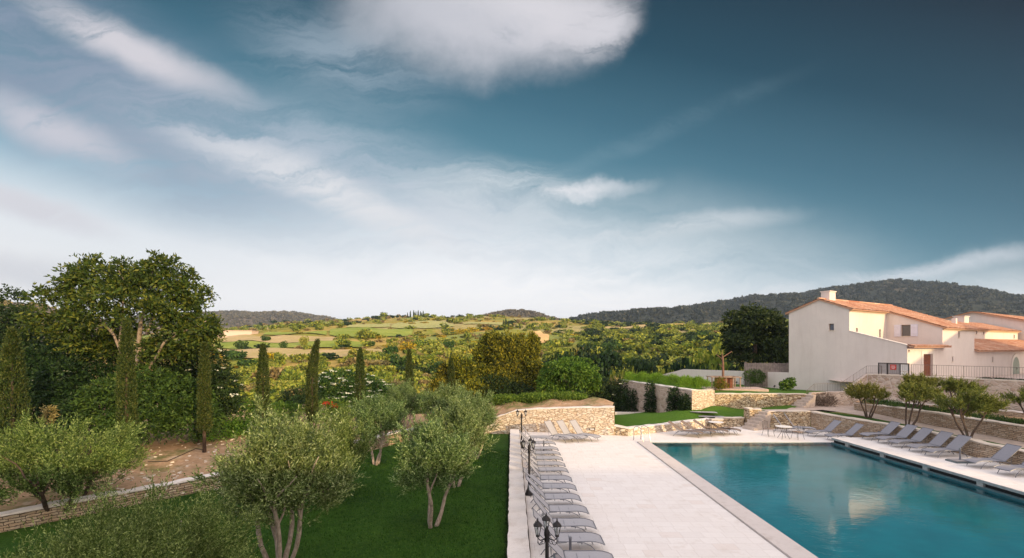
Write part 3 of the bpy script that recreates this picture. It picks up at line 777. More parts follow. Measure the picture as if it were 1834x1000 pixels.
# far wall behind the deck, with its right return
stone_wall([(-1.9, 31.75), (-0.9, 31.6), (0.2, 31.4), (2.0, 31.0), (4.2, 30.5), (6.35, 29.9)], [.35, .95, 1.38, 1.55, 1.68, 1.78], -0.5, 0.45, M['stone_pale'], 'tall pale dry stone wall at the far end of the pool deck, curving up from the lawn', side=1, coping=M['coping_white'], cap=0.06)
stone_wall([(6.38, 30.0), (7.15, 29.7)], [.62, .5], -0.5, 0.4, M['stone_warm'], 'short brown stone wall stub beside the pool ladder', side=1, coping=M['coping_white'], name='low_stone_wall')
stone_wall([(7.18, 29.7), (10.2, 31.4), (13.75, 33.2)], [.50, .50, .56], -0.4, 0.38, M['stone_pale'], 'low pale stone wall between the lower green lawn and the far deck loungers', side=1, coping=M['coping_white'], name='low_stone_wall')
stone_wall([(13.55, 32.55), (14.35, 32.55), (14.5, 33.3), (16.05, 33.2)], [.62, .62, .62, .64], -0.4, 0.42, M['stone_warm'], 'low stone wall with square pier left of the small stone steps', side=1, coping=M['coping'], name='low_stone_wall')
stone_wall([(16.15, 33.45), (16.2, 32.75), (17.0, 32.72)], [1.3, 1.3, 1.28], -0.4, 0.4, M['stone_warm'], 'stone wall corner rising behind the small stone steps', side=1, coping=M['coping'])
stone_wall([(17.25, 32.3), (18.6, 32.3), (20.05, 32.25)], 1.20, -0.4, 0.45, M['stone_warm'], 'warm stone wall behind the white table and two reclined loungers', side=1, coping=M['coping'])
stone_wall([(20.09, 32.3), (20.9, 29.5), (21.7, 27.2), (21.9, 22.5), (22.0, 10)], [1.18, 1.12, 1.07, 1.06, 1.06], -0.4, 0.4, M['stone_grey'], 'long low stone wall behind the right-hand row of loungers', side=1, coping=M['coping'], name='low_stone_wall')
stone_wall([(24.35, 34.2), (24.2, 29.8), (24.2, 22.7), (24.2, 10)], [1.55, 1.74, 1.78, 1.8], 0.7, 0.38, M['stone_grey'], 'long stone retaining wall along the upper side of the sandy path', side=1, coping=M['coping'])
stone_wall([(27.2, 36.6), (29.0, 31.5), (31.0, 27.2), (33, 20)], [1.5, 1.6, 1.66, 1.7], 1.0, 0.3, M['stone_grey'], 'narrow stone kerb wall at the foot of the big rubble wall', side=1, coping=M['coping_white'], name='low_stone_wall')
# plateau retaining wall: lit front and shaded return
stone_wall([(13.12, 35.0), (15.05, 36.0), (15.2, 36.0)], [2.36, 2.30, 2.30], [0.5, .8, .8], 0.45, M['stone_pale'], 'pale end block of the plateau wall below the bright green hedge', side=1, coping=M['coping'])
stone_wall([(15.22, 36.0), (21.0, 35.95), (22.0, 35.9)], 2.02, 0.8, 0.4, M['stone_warm'], 'golden stone retaining wall between the two green lawns, below the bare tree', side=1, coping=M['coping'])
stone_wall([(9.6, 42.3), (13.08, 35.05)], [2.64, 2.38], [-2.4, -0.5], 0.45, M['rubble'], 'shaded stone retaining wall under the hedge with dark climbers on it', side=1, coping=M['coping_white'])
# stair wall and the big rubble wall
stone_wall([(21.9, 36.3), (22.9, 36.6), (24.4, 36.9), (25.6, 37.0), (27.4, 37.05)], [1.32, 2.02, 2.06, 2.08, 3.40], 0.5, 0.28, M['rubble'], 'stepped rubble wall carrying the outdoor stair beside the house', side=1, coping=M['terrace'], cap=.04, rag=.004, over=.01)
stone_wall([(27.42, 37.02), (31.1, 29.2), (36.5, 17.8)], [3.44, 3.46, 3.46], 0.5, 0.5, M['rubble'], 'big pinkish rubble retaining wall below the iron railing and the cream house', side=1, coping=M['coping'], cap=.06, rag=.006)
kb = MB(); kb.box(-1.6, 1.6, -.18, .18, -.3, .06, Matrix.Rotation(R(-6), 4, 'Z')); o = kb.build('stone_kerb', M['coping_white'], bevel=.03); o.location = (10.1, 39.6, 0.07)
tag(o, 'white stone kerb on the lawn edge below the climbers', 'kerb')

M['step'] = mat_plain('step_stone', (0.52, 0.44, 0.38), 0.85, var=0.2, scale=5)
# little steps
def steps(x, y, z0, n, w_, tread, rise, rot, label):
    t = empty('stone_steps', (x, y, z0), rot, label, 'steps')
    for k in range(n):
        b = MB(); b.box(-w_ / 2, w_ / 2, k * tread, n * tread + .02 * k, (k * rise if k else -.2), (k + 1) * rise - .002)
        b.build('step', M['step'], t, bevel=.012)
steps(15.75, 32.05, 0.0, 6, .95, .25, .19, R(-66), 'small stone steps climbing between two stone walls behind the far deck')
steps(21.0, 35.3, 1.05, 5, .9, .28, .18, R(-62), 'stone steps up to the plateau beside the stair wall')

# ================================================================ the long rendered wall + house
KX, KY = 29.64, 36.0
d2 = Vector((0.861, 0.508, 0)).normalized(); dv = Vector((-0.508, 0.861, 0)).normalized()
HROT = math.atan2(d2.y, d2.x)
def hp_u(px, u0):     # v on the plane u=u0 for photo column px
    r = (px - CX) / FP
    bx, by = KX + u0 * d2.x, KY + u0 * d2.y
    return (r * by - bx) / (dv.x - r * dv.y)
def hp_v(px, v0):
    r = (px - CX) / FP
    bx, by = KX + v0 * dv.x, KY + v0 * dv.y
    return (r * by - bx) / (d2.x - r * d2.y)
def zat(py, u_, v_):
    Y_ = KY + u_ * d2.y + v_ * dv.y
    return EY - (py - HY) * Y_ / FP

def roof_plane(a, b, c, d, mat, parent, name='roof', tile=0.23, course=0.42, thick=0.05):
    """a,b eave ends; d,c ridge ends (a-d and b-c run up the slope). Canal tiles as a corrugated sheet."""
    a, b, c, d = (Vector(p) for p in (a, b, c, d))
    W = (b - a).length; H = (d - a).length
    nrm = (b - a).cross(d - a).normalized()
    if nrm.z < 0: nrm = -nrm
    nc = max(2, int(W / tile)); nr = max(2, int(H / course))
    P, UV = [], []
    S_ = 6
    for i in range(nr):
        for e in (0.0, 0.999):
            t = (i + e) / nr; lift = 0.035 * (1 - e)
            row, ru = [], []
            for j in range(nc * S_ + 1):
                s = j / (nc * S_)
                p = (a.lerp(b, s)).lerp(d.lerp(c, s), t)
                ph = (j % S_) / S_ * 2 * math.pi
                wob = 0.012 * mnoise.noise(Vector((s * W * 2, t * H * 2, W)))
                row.append(p + nrm * (0.045 * math.cos(ph) + lift + 0.05 + wob)); ru.append((s * nc, i + e))
            P.append(row); UV.append(ru)
    m_ = MB(); m_.grid(P, UV)
    # underside and edges
    lo = [p - nrm * thick * .0 for p in (a, b, c, d)]; dn = [p - nrm * thick for p in (a, b, c, d)]
    m_.face(dn[::-1])
    for k in range(4):
        q = (k + 1) % 4
        m_.face([dn[k], dn[q], lo[q] + nrm * .04, lo[k] + nrm * .04])
    return m_.build(name, mat, parent)

def mat_tiles():
    m, nt, N = nodes('canal_tiles')
    uv = N('ShaderNodeUVMap').outputs[0]
    fl = N('ShaderNodeVectorMath', {0: uv}, operation='FLOOR')
    wn_ = N('ShaderNodeTexWhiteNoise', {'Vector': fl.outputs[0]}, noise_dimensions='2D')
    r = N('ShaderNodeValToRGB', {0: wn_.outputs['Value']})
    cr = r.color_ramp
    st = [(0, (0.40, 0.17, 0.10)), (.25, (0.52, 0.26, 0.16)), (.5, (0.62, 0.38, 0.25)), (.75, (0.46, 0.21, 0.13)), (1, (0.68, 0.48, 0.35))]
    while len(cr.elements) < len(st): cr.elements.new(0.5)
    for e, (p, c) in zip(cr.elements, st): e.position = p; e.color = (*c, 1)
    n = noise_(N, N('ShaderNodeTexCoord').outputs['Object'], 5, 5, 0.7)
    c = mixc(N, rng_(N, n.outputs[0], 0.5, 0.75, 0, 0.5), r.outputs[0], (0.22, 0.16, 0.12))
    finish(nt, N, c, 0.85, n.outputs[0], 0.3, 0.01, spec=0.15)
    return m
M['tiles'] = mat_tiles()

def wall_panel(m_, p0, p1, zb0, zb1, zt0, zt1, thick, inward, holes=()):
    """vertical wall between local 2-D points p0,p1 with rectangular holes (s0,s1,z0,z1); built from cells, with reveals."""
    p0, p1, inward = Vector(p0), Vector(p1), Vector(inward)
    L = (p1 - p0).length
    ss = sorted({0.0, L, *[h[0] for h in holes], *[h[1] for h in holes]})
    def zt(s): return zt0 + (zt1 - zt0) * s / L
    def zb(s): return zb0 + (zb1 - zb0) * s / L
    def P(s, z, k=0.0):
        q = p0.lerp(p1, s / L) + inward * k
        return (q.x, q.y, z)
    for s0, s1 in zip(ss, ss[1:]):
        hs = sorted([h for h in holes if h[0] <= s0 + 1e-6 and h[1] >= s1 - 1e-6], key=lambda h: h[2])
        cur0, cur1 = zb(s0), zb(s1)
        for h in hs + [None]:
            n0, n1 = (h[2], h[2]) if h else (zt(s0), zt(s1))
            m_.face([P(s0, cur0), P(s1, cur1), P(s1, n1), P(s0, n0)])
            if h: cur0 = cur1 = h[3]
    for h in holes:
        s0, s1, z0, z1 = h[:4]
        m_.face([P(s0, z0), P(s0, z0, .22), P(s0, z1, .22), P(s0, z1)])
        m_.face([P(s1, z0, .22), P(s1, z0), P(s1, z1), P(s1, z1, .22)])
        m_.face([P(s0, z0), P(s1, z0), P(s1, z0, .22), P(s0, z0, .22)])
        m_.face([P(s0, z1, .22), P(s1, z1, .22), P(s1, z1), P(s0, z1)])
    m_.face([P(0, zt0), P(L, zt1), P(L, zt1, thick), P(0, zt0, thick)])
    m_.face([P(L, zb1, thick), P(0, zb0, thick), P(0, zt0, thick), P(L, zt1, thick)])

def window(parent, p0, p1, inward, h, kind='slit', mat_f=None):
    """window part filling hole h in the wall p0->p1."""
    p0, p1, inward = Vector(p0), Vector(p1), Vector(inward)
    L = (p1 - p0).length; ex = (p1 - p0).normalized()
    org = p0 + ex * ((h[0] + h[1]) / 2)
    Mx = Matrix(((ex.x, inward.x, 0, org.x), (ex.y, inward.y, 0, org.y), (0, 0, 1, h[2]), (0, 0, 0, 1)))
    w_, hh = h[1] - h[0], h[3] - h[2]
    f = MB(); fw = .045
    f.box(-w_ / 2, w_ / 2, .12, .17, 0, fw); f.box(-w_ / 2, w_ / 2, .12, .17, hh - fw, hh)
    f.box(-w_ / 2, -w_ / 2 + fw, .121, .169, fw, hh - fw); f.box(w_ / 2 - fw, w_ / 2, .121, .169, fw, hh - fw)
    if w_ > .7: f.box(-.03, .03, .118, .172, fw, hh - fw)
    f.v = [tuple(Mx @ Vector(v)) for v in f.v]
    wo_ = f.build('window', mat_f or M['wood_grey'], parent)
    g_ = MB(); g_.box(-w_ / 2 + fw, w_ / 2 - fw, .14, .15, fw, hh - fw); g_.v = [tuple(Mx @ Vector(v)) for v in g_.v]
    g_.build('pane', M['glass'], wo_)
    s_ = MB(); s_.box(-w_ / 2 - .06, w_ / 2 + .06, -.035, .119, -.06, .004); s_.v = [tuple(Mx @ Vector(v)) for v in s_.v]
    s_.build('sill', M['coping'], wo_)
    return Mx, w_, hh

# long low rendered wall, its own thing (plane u=0, v 8.84 .. 21)
lwroot = empty('garden_wall', (KX, KY, 0), HROT, 'long plain grey rendered garden wall running left from the house behind the bare tree', 'wall')
b = MB()
z_a, z_b = 3.18, 3.02
v_end = hp_u(1223, 0); v_foot = hp_u(1176, 0)
b.face([(0, 8.86, 0.6), (0, v_foot, 0.6), (0, v_foot, 2.05), (0, v_end, z_b), (0, 8.86, z_a)][::-1])
b.face([(.35, 8.86, 0.6), (.35, v_foot, 0.6), (.35, v_foot, 2.05), (.35, v_end, z_b), (.35, 8.86, z_a)])
b.face([(0, 8.86, z_a), (0, v_end, z_b), (.35, v_end, z_b), (.35, 8.86, z_a)])
b.face([(0, v_end, z_b), (0, v_foot, 2.05), (.35, v_foot, 2.05), (.35, v_end, z_b)])
b.build('wall', M['stucco'], lwroot)

house = empty('country_house', (KX, KY, 0), HROT, 'large cream rendered house with stepped gables and terracotta roof above the pool', 'house')
hb = MB()
VR = 6.25; ZR = 9.60; VE = 3.91; ZE = 8.68; VL = 8.84; ZL = 8.62; SL = (ZR - ZE) / (VR - VE)
UB, UE = 6.5, 13.5
ZB = ZE - SL * VE
# F1 gable (u=0): left half, right half (seen from outside, looking +u)
v1 = hp_u(1489, 0); zw = zat(592.3, 0, v1)
h1 = (VL - v1 - .2, VL - v1 + .2, zw, zw + .58)
vs = [VL, VR, VE]
# split panel left (VL->VR) and right (VR->VE) ; the window falls in whichever
if v1 > VR:
    hl, hr = (h1,), ()
else:
    hl, hr = (), ((VR - v1 - .2, VR - v1 + .2, zw, zw + .58),)
wall_panel(hb, (0, VL), (0, VR), .8, .8, ZL, ZR, .3, (1, 0), hl)
wall_panel(hb, (0, VR), (0, VE), .8, .8, ZR, ZE, .3, (1, 0), hr)
# courtyard part of F1 with the sloping top
zc0 = zat(593.5, 0, VE); zc1 = 5.62
wall_panel(hb, (0, VE - .002), (0, 0), .8, .8, zc0, zc1, .3, (1, 0))
# F2 (v=VE, u 0.3..UB)
ua, ub_ = hp_v(1534.8, VE), hp_v(1576, VE)
z2a, z2b = zat(595, ua, VE), zat(607.5, ub_, VE)
H2 = [(ua - .16, ua + .16, z2a, z2a + .33), (ub_ - .15, ub_ + .15, z2b, z2b + .85)]
wall_panel(hb, (0, VE), (UB, VE), 5.0, 5.0, ZE, ZE, .3, (0, 1), H2)
# F3 (u=UB, v VE..0)
vm = hp_u(1622.4, UB); z3 = zat(602.5, UB, vm)
hw3 = abs(hp_u(1614, UB) - hp_u(1630.7, UB)) / 2
H3 = [(VE - vm - hw3, VE - vm + hw3, z3, z3 + 20.5 / FP * (KY + UB * d2.y + vm * dv.y))]
wall_panel(hb, (UB, VE), (UB, 0), 5.0, 5.0, ZE, ZB, .3, (1, 0), H3)
# D plane (v=0): entrance part u 0..UB, up to the canopy; then the tall part
ud = hp_v(1662, 0); ZD0 = 2.74; ZD1 = zat(634.5, ud, 0); dw = (hp_v(1670.5, 0) - hp_v(1653.7, 0)) / 2
HD = [(ud - dw, ud + dw, ZD0, ZD1)]
us = hp_v(1628, 0); zs = zat(630.5, us, 0)
wall_panel(hb, (0, 0), (UB + .002, 0), .8, 2.5, 5.45, 5.45, .3, (0, 1), [(us - .13, us + .13, zs, zs + .16)] + HD)
uw1, uw2 = hp_v(1717.7, 0), hp_v(1706.3, 0)
zw1, zw2 = zat(605, uw1, 0), zat(648, uw2, 0)
HF = [(uw1 - UB - .2, uw1 - UB + .2, zw1, zw1 + .55), (uw2 - UB - .17, uw2 - UB + .17, zw2, zw2 + .42)]
wall_panel(hb, (UB, 0), (UE, 0), 2.5, 2.5, ZB, ZB, .3, (0, 1), HF)
# far end gable (u=UE) and back
wall_panel(hb, (UE, 0), (UE, VR), 2.5, 2.5, ZB, ZR, .3, (-1, 0))
wall_panel(hb, (UE, VR), (UE, VL), 2.5, 2.5, ZR, ZL, .3, (-1, 0))
wall_panel(hb, (UE, VL), (0, VL), 1.0, 1.0, ZL, ZL, .3, (0, -1))
hb.build('wall', M['stucco'], house)
cp = MB(); cp.face([(-.04, VE, zc0 + .01), (-.04, 0, zc1 + .01), (.36, 0, zc1 + .01), (.36, VE, zc0 + .01)][::-1])
cp.box(-.04, .36, 0, 0.001, zc1, zc1 + .001)
cp = MB(); mtx = Matrix.Translation((.16, 0, zc1)) @ Matrix.Rotation(math.atan2(zc0 - zc1, VE), 4, 'X')
cp.box(-.2, .2, -.04, math.hypot(VE, zc0 - zc1) - .01, .003, .06, mtx)
cp.build('parapet_coping', M['coping_white'], house)
# roofs
ov = .28
roof_plane((-.12, VE - ov, ZE - SL * ov), (UB - .1, VE - ov, ZE - SL * ov), (UB - .1, VR, ZR), (-.12, VR, ZR), M['tiles'], house)
roof_plane((UB - .1, -ov, ZB - SL * ov), (UE + .12, -ov, ZB - SL * ov), (UE + .12, VR, ZR), (UB - .1, VR, ZR), M['tiles'], house)
SL2 = (ZR - ZL) / (VL - VR)
roof_plane((UE + .12, VL + ov, ZL - SL2 * ov), (-.12, VL + ov, ZL - SL2 * ov), (-.12, VR, ZR), (UE + .12, VR, ZR), M['tiles'], house)
rt = MB(); rt.tube([(-.14, VR, ZR + .09), (UE + .14, VR, ZR + .09)], .10, 8); rt.build('ridge_tiles', M['tiles'], house)
# genoise cornice under the eaves
for (x0, x1, v_, z_) in ((0.02, UB - .12, VE, ZE), (UB + .02, UE, 0, ZB)):
    cn = MB()
    n_ = int((x1 - x0) / .17)
    cn.box(x0, x1, v_ - .10, v_ - .004, z_ - .24, z_ - .20); cn.box(x0, x1, v_ - .17, v_ - .004, z_ - .14, z_ - .12)
    for k in range(n_):
        xx = x0 + (k + .5) * (x1 - x0) / n_
        cn.box(xx - .05, xx + .05, v_ - .12, v_ - .004, z_ - .198, z_ - .142)
    cn.build('cornice', M['stucco_yellow'], house)
# canopy over the entrance: tiled lean-to
cn = MB(); cn.box(-.12, UB + .25, -.42, -.004, 5.46, 5.50); cn.box(.3, UB - .02, .004, VE - .02, 5.46, 5.5); cn.build('canopy_soffit', M['wood_brown'], house)
roof_plane((-.15, -.48, 5.50), (UB + .3, -.48, 5.50), (UB + .3, -.03, 5.62), (-.15, -.03, 5.62), M['tiles'], house, 'canopy_roof', thick=.04)
# chimneys
ch = MB(); ch.box(1.0, 2.0, VR - .35, VR + .35, ZR - .4, ZR + .72); ch.box(.94, 2.06, VR - .41, VR + .41, ZR + .722, ZR + .80)
ch.build('chimney', M['stucco'], house)
ch = MB(); ch.box(12.3, 12.6, .9, 1.2, ZB, ZB + .95); ch.build('chimney', M['stucco'], house)
# windows
sh_ = []
if v1 > VR: window(house, (0, VL), (0, VR), (1, 0), hl[0])
else: window(house, (0, VR), (0, VE), (1, 0), hr[0])
for h in H2: window(house, (0, VE), (UB, VE), (0, 1), h)
Mx, w_, hh = window(house, (UB, VE), (UB, 0), (1, 0), H3[0])
for s in (-1, 1):
    q = MB(); sw = .47
    x0 = s * (w_ / 2 + .03); x1 = s * (w_ / 2 + .03 + sw)
    q.box(min(x0, x1), max(x0, x1), -.06, -.015, -.02, hh + .02)
    for zz in (.18, hh - .22): q.box(min(x0, x1) + .03, max(x0, x1) - .03, -.085, -.062, zz, zz + .09)
    q.v = [tuple(Mx @ Vector(v)) for v in q.v]; q.build('shutter', M['shutter'], house)
for h in HF: window(house, (UB, 0), (UE, 0), (0, 1), h)
window(house, (0, 0), (UB, 0), (0, 1), (us - .13, us + .13, zs, zs + .16))
# entrance door
dr = MB(); dr.box(ud - dw, ud + dw, .14, .19, ZD0, ZD1)
for k in range(5):
    x_ = ud - dw + (k + .08) * 2 * dw / 5
    dr.box(x_, x_ + 2 * dw / 5 * .84, .125, .138, ZD0 + .02, ZD1 - .03)
do = dr.build('door', M['wood_brown'], house)
hd = MB(); hd.tube([(ud + dw - .12, .12, ZD0 + 1.0), (ud + dw - .12, .07, ZD0 + 1.0), (ud + dw - .26, .07, ZD0 + 1.0)], .014, 6); hd.build('handle', M['iron'], do)
su = MB(); bw_ = .30
su.box(ud - dw - bw_, ud - dw - .002, -.03, -.002, ZD0, ZD1 + bw_); su.box(ud + dw + .002, ud + dw + bw_, -.03, -.002, ZD0, ZD1 + bw_)
su.box(ud - dw - .001, ud + dw + .001, -.028, -.002, ZD1 + .002, ZD1 + bw_)
su.build('door_surround', M['stucco_white'], house)

# ---- neighbouring wing
wing = empty('house_wing', (KX, KY, 0), HROT, 'lower wing to the right of the main house with red-brown lean-to roof and arched door', 'house')
wb = MB()
EZ = 5.20
um = hp_v(1779, 0); zm = zat(649, um, 0)
ua_ = hp_v(1819.5, 0); zat_ = zat(671, ua_, 0); zat1 = zat(639.5, ua_, 0); aw = (hp_v(1825.3, 0) - hp_v(1813, 0)) / 2
wall_panel(wb, (UE + .01, .05), (44, .05), 2.5, 2.5, EZ, EZ, .3, (0, 1), [(um - UE - .2, um - UE + .2, zm, zm + .5)])
V3 = 3.0
HW = []
for px_, py_ in ((1749, 599), (1761.8, 600), (1816.3, 606)):
    uu = hp_v(px_, V3); zz = zat(py_, uu, V3); HW.append((uu - UE - .22, uu - UE + .22, zz, zz + .42))
UW = 38.4
wall_panel(wb, (UE + .02, V3), (UW, V3), 4.5, 4.5, 7.45, 7.45, .3, (0, 1), HW)
wall_panel(wb, (UW, V3), (UW, 9.5), 3, 3, 7.45, 7.45, .3, (-1, 0))
wall_panel(wb, (44, .05), (44, 7), 2.5, 2.5, EZ, 6.5, .3, (-1, 0))
wb.build('wall', M['stucco'], wing)
roof_plane((UE + .02, -.28, EZ - .08), (44.2, -.28, EZ - .08), (44.2, V3 - .03, EZ + 1.12), (UE + .02, V3 - .03, EZ + 1.12), M['tiles'], wing)
roof_plane((UE + .14, V3 - .28, 7.36), (UW + .2, V3 - .28, 7.36), (UW + .2, 6.4, 8.5), (UE + .14, 6.4, 8.5), M['tiles'], wing)
cn = MB(); cn.box(UE + .02, UW, V3 - .13, V3 - .004, 7.2, 7.3); cn.build('cornice', M['stucco_yellow'], wing)
# small cross gable roof leaning on the lower wing
uc = hp_v(1800, .05)
gb = MB(); gb.face([(22.5, .6, EZ + .2), (33.0, .6, EZ + .2), (24.0, .6, EZ + 1.35)]); 
window(wing, (UE + .01, .05), (44, .05), (0, 1), (um - UE - .2, um - UE + .2, zm, zm + .5))
for h in HW: window(wing, (UE + .02, V3), (UW, V3), (0, 1), h)
ch = MB(); ch.box(30.5, 31.9, 5.6, 6.6, 7.9, 9.1); ch.box(30.42, 31.98, 5.52, 6.68, 9.102, 9.18); ch.build('chimney', M['stucco'], wing)
ad = MB(); r_ = aw; zt_ = zat1 - r_
pts = [(ua_ - aw, zat_ - .3)] + [(ua_ - r_ * math.cos(t), zt_ + r_ * math.sin(t)) for t in np.linspace(0, math.pi, 13)] + [(ua_ + aw, zat_ - .3)]
ad.face([(x, -.0, z) for x, z in pts]); 
for (x, z), (x2, z2) in zip(pts, pts[1:]): ad.face([(x, 0, z), (x, .045, z), (x2, .045, z2), (x2, 0, z2)])
do = ad.build('arched_door', M['door_green'], wing)
hd = MB(); hd.box(ua_ + .18, ua_ + .24, -.05, -.002, zat_ + .5, zat_ + .7); hd.build('handle', M['iron'], do)
su = MB()
ro = aw + .32
outer = [(ua_ - ro, zat_ - .3)] + [(ua_ - ro * math.cos(t), zt_ + ro * math.sin(t)) for t in np.linspace(0, math.pi, 13)] + [(ua_ + ro, zat_ - .3)]
for (a_, b_, c2, d_) in zip(outer, outer[1:], pts[1:], pts): su.face([(a_[0], -.03, a_[1]), (b_[0], -.03, b_[1]), (c2[0], -.03, c2[1]), (d_[0], -.03, d_[1])]); su.face([(a_[0], .045, a_[1]), (b_[0], .045, b_[1]), (b_[0], -.03, b_[1]), (a_[0], -.03, a_[1])]); su.face([(d_[0], -.03, d_[1]), (c2[0], -.03, c2[1]), (c2[0], .0, c2[1]), (d_[0], .0, d_[1])])
su.build('door_surround', M['stucco_white'], wing)

# ---- house behind at the right edge
h3 = empty('country_house', (59.5, 62, 0), HROT, 'second cream gabled house partly hidden behind the lower wing at the right', 'house')
q = MB()
wall_panel(q, (0, 5.2), (0, 0), 3, 3, 8.6, 10.0, .3, (1, 0)); wall_panel(q, (0, 0), (0, -6), 3, 3, 10.0, 8.3, .3, (1, 0))
wall_panel(q, (0, -6), (20, -6), 3, 3, 8.3, 8.3, .3, (0, 1)); wall_panel(q, (20, -6), (20, 5.2), 3, 3, 8.4, 8.4, .3, (-1, 0)); wall_panel(q, (20, 5.2), (0, 5.2), 3, 3, 8.6, 8.6, .3, (0, -1))
q.build('wall', M['stucco'], h3)
roof_plane((-.3, -6.3, 8.25), (20.2, -6.3, 8.25), (20.2, 0, 10.03), (-.3, 0, 10.03), M['tiles'], h3)
roof_plane((20.2, 5.5, 8.5), (-.3, 5.5, 8.5), (-.3, 0, 10.03), (20.2, 0, 10.03), M['tiles'], h3)

# pale farm building far left, modelled with roof and doorway
fb = empty('farm_building', tuple(at(420, 603, 240)), R(6), 'long low pale farm shed far off beyond the fields at the left', 'building')
q = MB(); q.box(-8, 8.2, 0, 8, -2, 2.9); q.build('wall', mat_plain('shed_wall', (0.72, 0.56, 0.48), .9, var=.05), fb)
q = MB(); q.box(-8.3, 8.5, -.4, 8.4, 2.902, 3.15); q.build('roof', mat_plain('shed_roof', (0.60, 0.47, 0.40), .9), fb)

# unseen buildings added for their shade: the camera's own over the deck, another at right
def back_house(name, x0, x1, y0, y1, ze, zr, label, axis='x'):
    r = empty(name, (x0, y0, 0), 0, label, 'building')
    L_x, L_y = x1 - x0, y1 - y0
    q = MB(); q.box(0, L_x, 0, L_y, -1.6, ze); q.build('wall', M['stucco'], r)
    if axis == 'x':
        roof_plane((-.4, -.4, ze), (L_x + .4, -.4, ze), (L_x + .4, L_y / 2, zr), (-.4, L_y / 2, zr), M['tiles'], r, tile=.5, course=1)
        roof_plane((L_x + .4, L_y + .4, ze), (-.4, L_y + .4, ze), (-.4, L_y / 2, zr), (L_x + .4, L_y / 2, zr), M['tiles'], r, tile=.5, course=1)
    else:
        roof_plane((L_x + .4, -.4, ze), (L_x + .4, L_y + .4, ze), (L_x / 2, L_y + .4, zr), (L_x / 2, -.4, zr), M['tiles'], r, tile=.5, course=1)
        roof_plane((-.4, L_y + .4, ze), (-.4, -.4, ze), (L_x / 2, -.4, zr), (L_x / 2, L_y + .4, zr), M['tiles'], r, tile=.5, course=1)
    long_x = L_x >= L_y; n_ = int(max(L_x, L_y) / 4.5)
    for fl in (0.9, 3.6, 6.4):
        if fl + 1.5 > ze: break
        for k in range(n_):
            c_ = (k + .7) * 4.5
            if long_x and abs(x0 + c_) < 2.6 and fl > 2: continue
            fr_ = MB(); pn_ = MB()
            if long_x: fr_.box(c_ - .55, c_ + .55, L_y, L_y + .05, fl, fl + 1.3); pn_.box(c_ - .47, c_ + .47, L_y + .052, L_y + .056, fl + .08, fl + 1.22)
            else: fr_.box(-.05, 0, c_ - .55, c_ + .55, fl, fl + 1.3); pn_.box(-.056, -.052, c_ - .47, c_ + .47, fl + .08, fl + 1.22)
            w__ = fr_.build('window', M['shutter'], r); pn_.build('pane', M['glass'], w__)
    return r
back_house('shade_building', -24, 30, -14, -2.5, 5.9, 7.6, 'long unseen cream building added behind the camera to shade the deck')
back_house('shade_building_right', 48, 60, -12, 42, 9.8, 11.8, 'tall unseen cream building added at the right to shade the house and terrace walls', 'y')

# ================================================================ railing
def railing(path, h, label, post_every=2.0, bal=0.13):
    P = [Vector(p) for p in path]; root = empty('iron_railing', P[0], 0, label, 'railing'); o0 = P[0]
    for i in range(len(P) - 1):
        a, b_ = P[i] - o0, P[i + 1] - o0; L = (b_ - a).length; n = max(1, round(L / post_every))
        for k in range(n):
            p, q = a.lerp(b_, k / n), a.lerp(b_, (k + 1) / n)
            m_ = MB(); m_.tube([p, p + Vector((0, 0, h + .02))], .015, 6); m_.build('post', M['rail'], root)
            m_ = MB(); m_.tube([p + Vector((0, 0, h)), q + Vector((0, 0, h))], .012, 6); m_.tube([p + Vector((0, 0, .07)), q + Vector((0, 0, .07))], .010, 5)
            nb = max(1, int((q - p).length / bal))
            for j in range(1, nb):
                w_ = p.lerp(q, j / nb); m_.tube([w_ + Vector((0, 0, .07)), w_ + Vector((0, 0, h))], .006, 4, cap=False)
            m_.build('baluster_panel', M['rail'], root)
    p = P[-1] - o0
    m_ = MB(); m_.tube([p, p + Vector((0, 0, h + .02))], .020, 6); m_.build('post', M['rail'], root)
railing([(28.2, 36.0, 3.46), (31.35, 29.3, 3.47), (35.5, 20.5, 3.47)], .78, 'dark iron railing along the top of the big rubble wall below the house', 1.55)
railing([(22.55, 36.75, 1.55), (23.25, 36.95, 2.05), (25.5, 37.25, 2.1), (27.55, 37.3, 3.42), (28.0, 36.4, 3.46)], .62, 'stepped iron railing following the outdoor stair at the left of the big wall', 1.2)
# board and notices on the railing
sg = empty('notice_gate', at(1586, 671, 34.9), math.atan2(-7.8, 3.7) + math.pi * 0, 'iron gate frame with grey panels, a red notice and a white board on the railing', 'gate')
sg.location = (27.95, 36.6, 3.46); sg.rotation_euler = (0, 0, math.atan2(-7.82, 3.68))
q = MB()
for x_ in (0, .58, 1.42, 1.95): q.box(x_ - .03, x_ + .03, -.03, .03, 0, .86)
q.box(-.03, 1.98, -.028, .028, .80, .86); q.build('gate_frame', M['iron'], sg)
q = MB(); q.box(.035, .545, -.01, .01, .04, .79); q.box(.615, 1.385, -.01, .01, .04, .79); q.build('panel', M['panel_grey'], sg)
q = MB(); q.box(.78, 1.18, -.03, -.014, .36, .74); nb_ = q.build('red_notice', M['red'], sg)
q = MB()
for k, wd in enumerate((.24, .28, .2)): q.box(.98 - wd / 2, .98 + wd / 2, -.034, -.0305, .62 - k * .09, .65 - k * .09)
q.build('lettering', M['plastic_white'], nb_)
q = MB(); q.box(1.46, 1.92, -.02, -.005, .30, .78); q.box(1.46, 1.86, -.02, -.005, .02, .24); wb_ = q.build('white_board', M['plastic_white'], sg)
q = MB()
for k in range(4): q.box(1.52, 1.84 - .05 * (k % 2), -.024, -.0205, .66 - k * .08, .67 - k * .08)
q.build('lettering', M['panel_grey'], wb_)

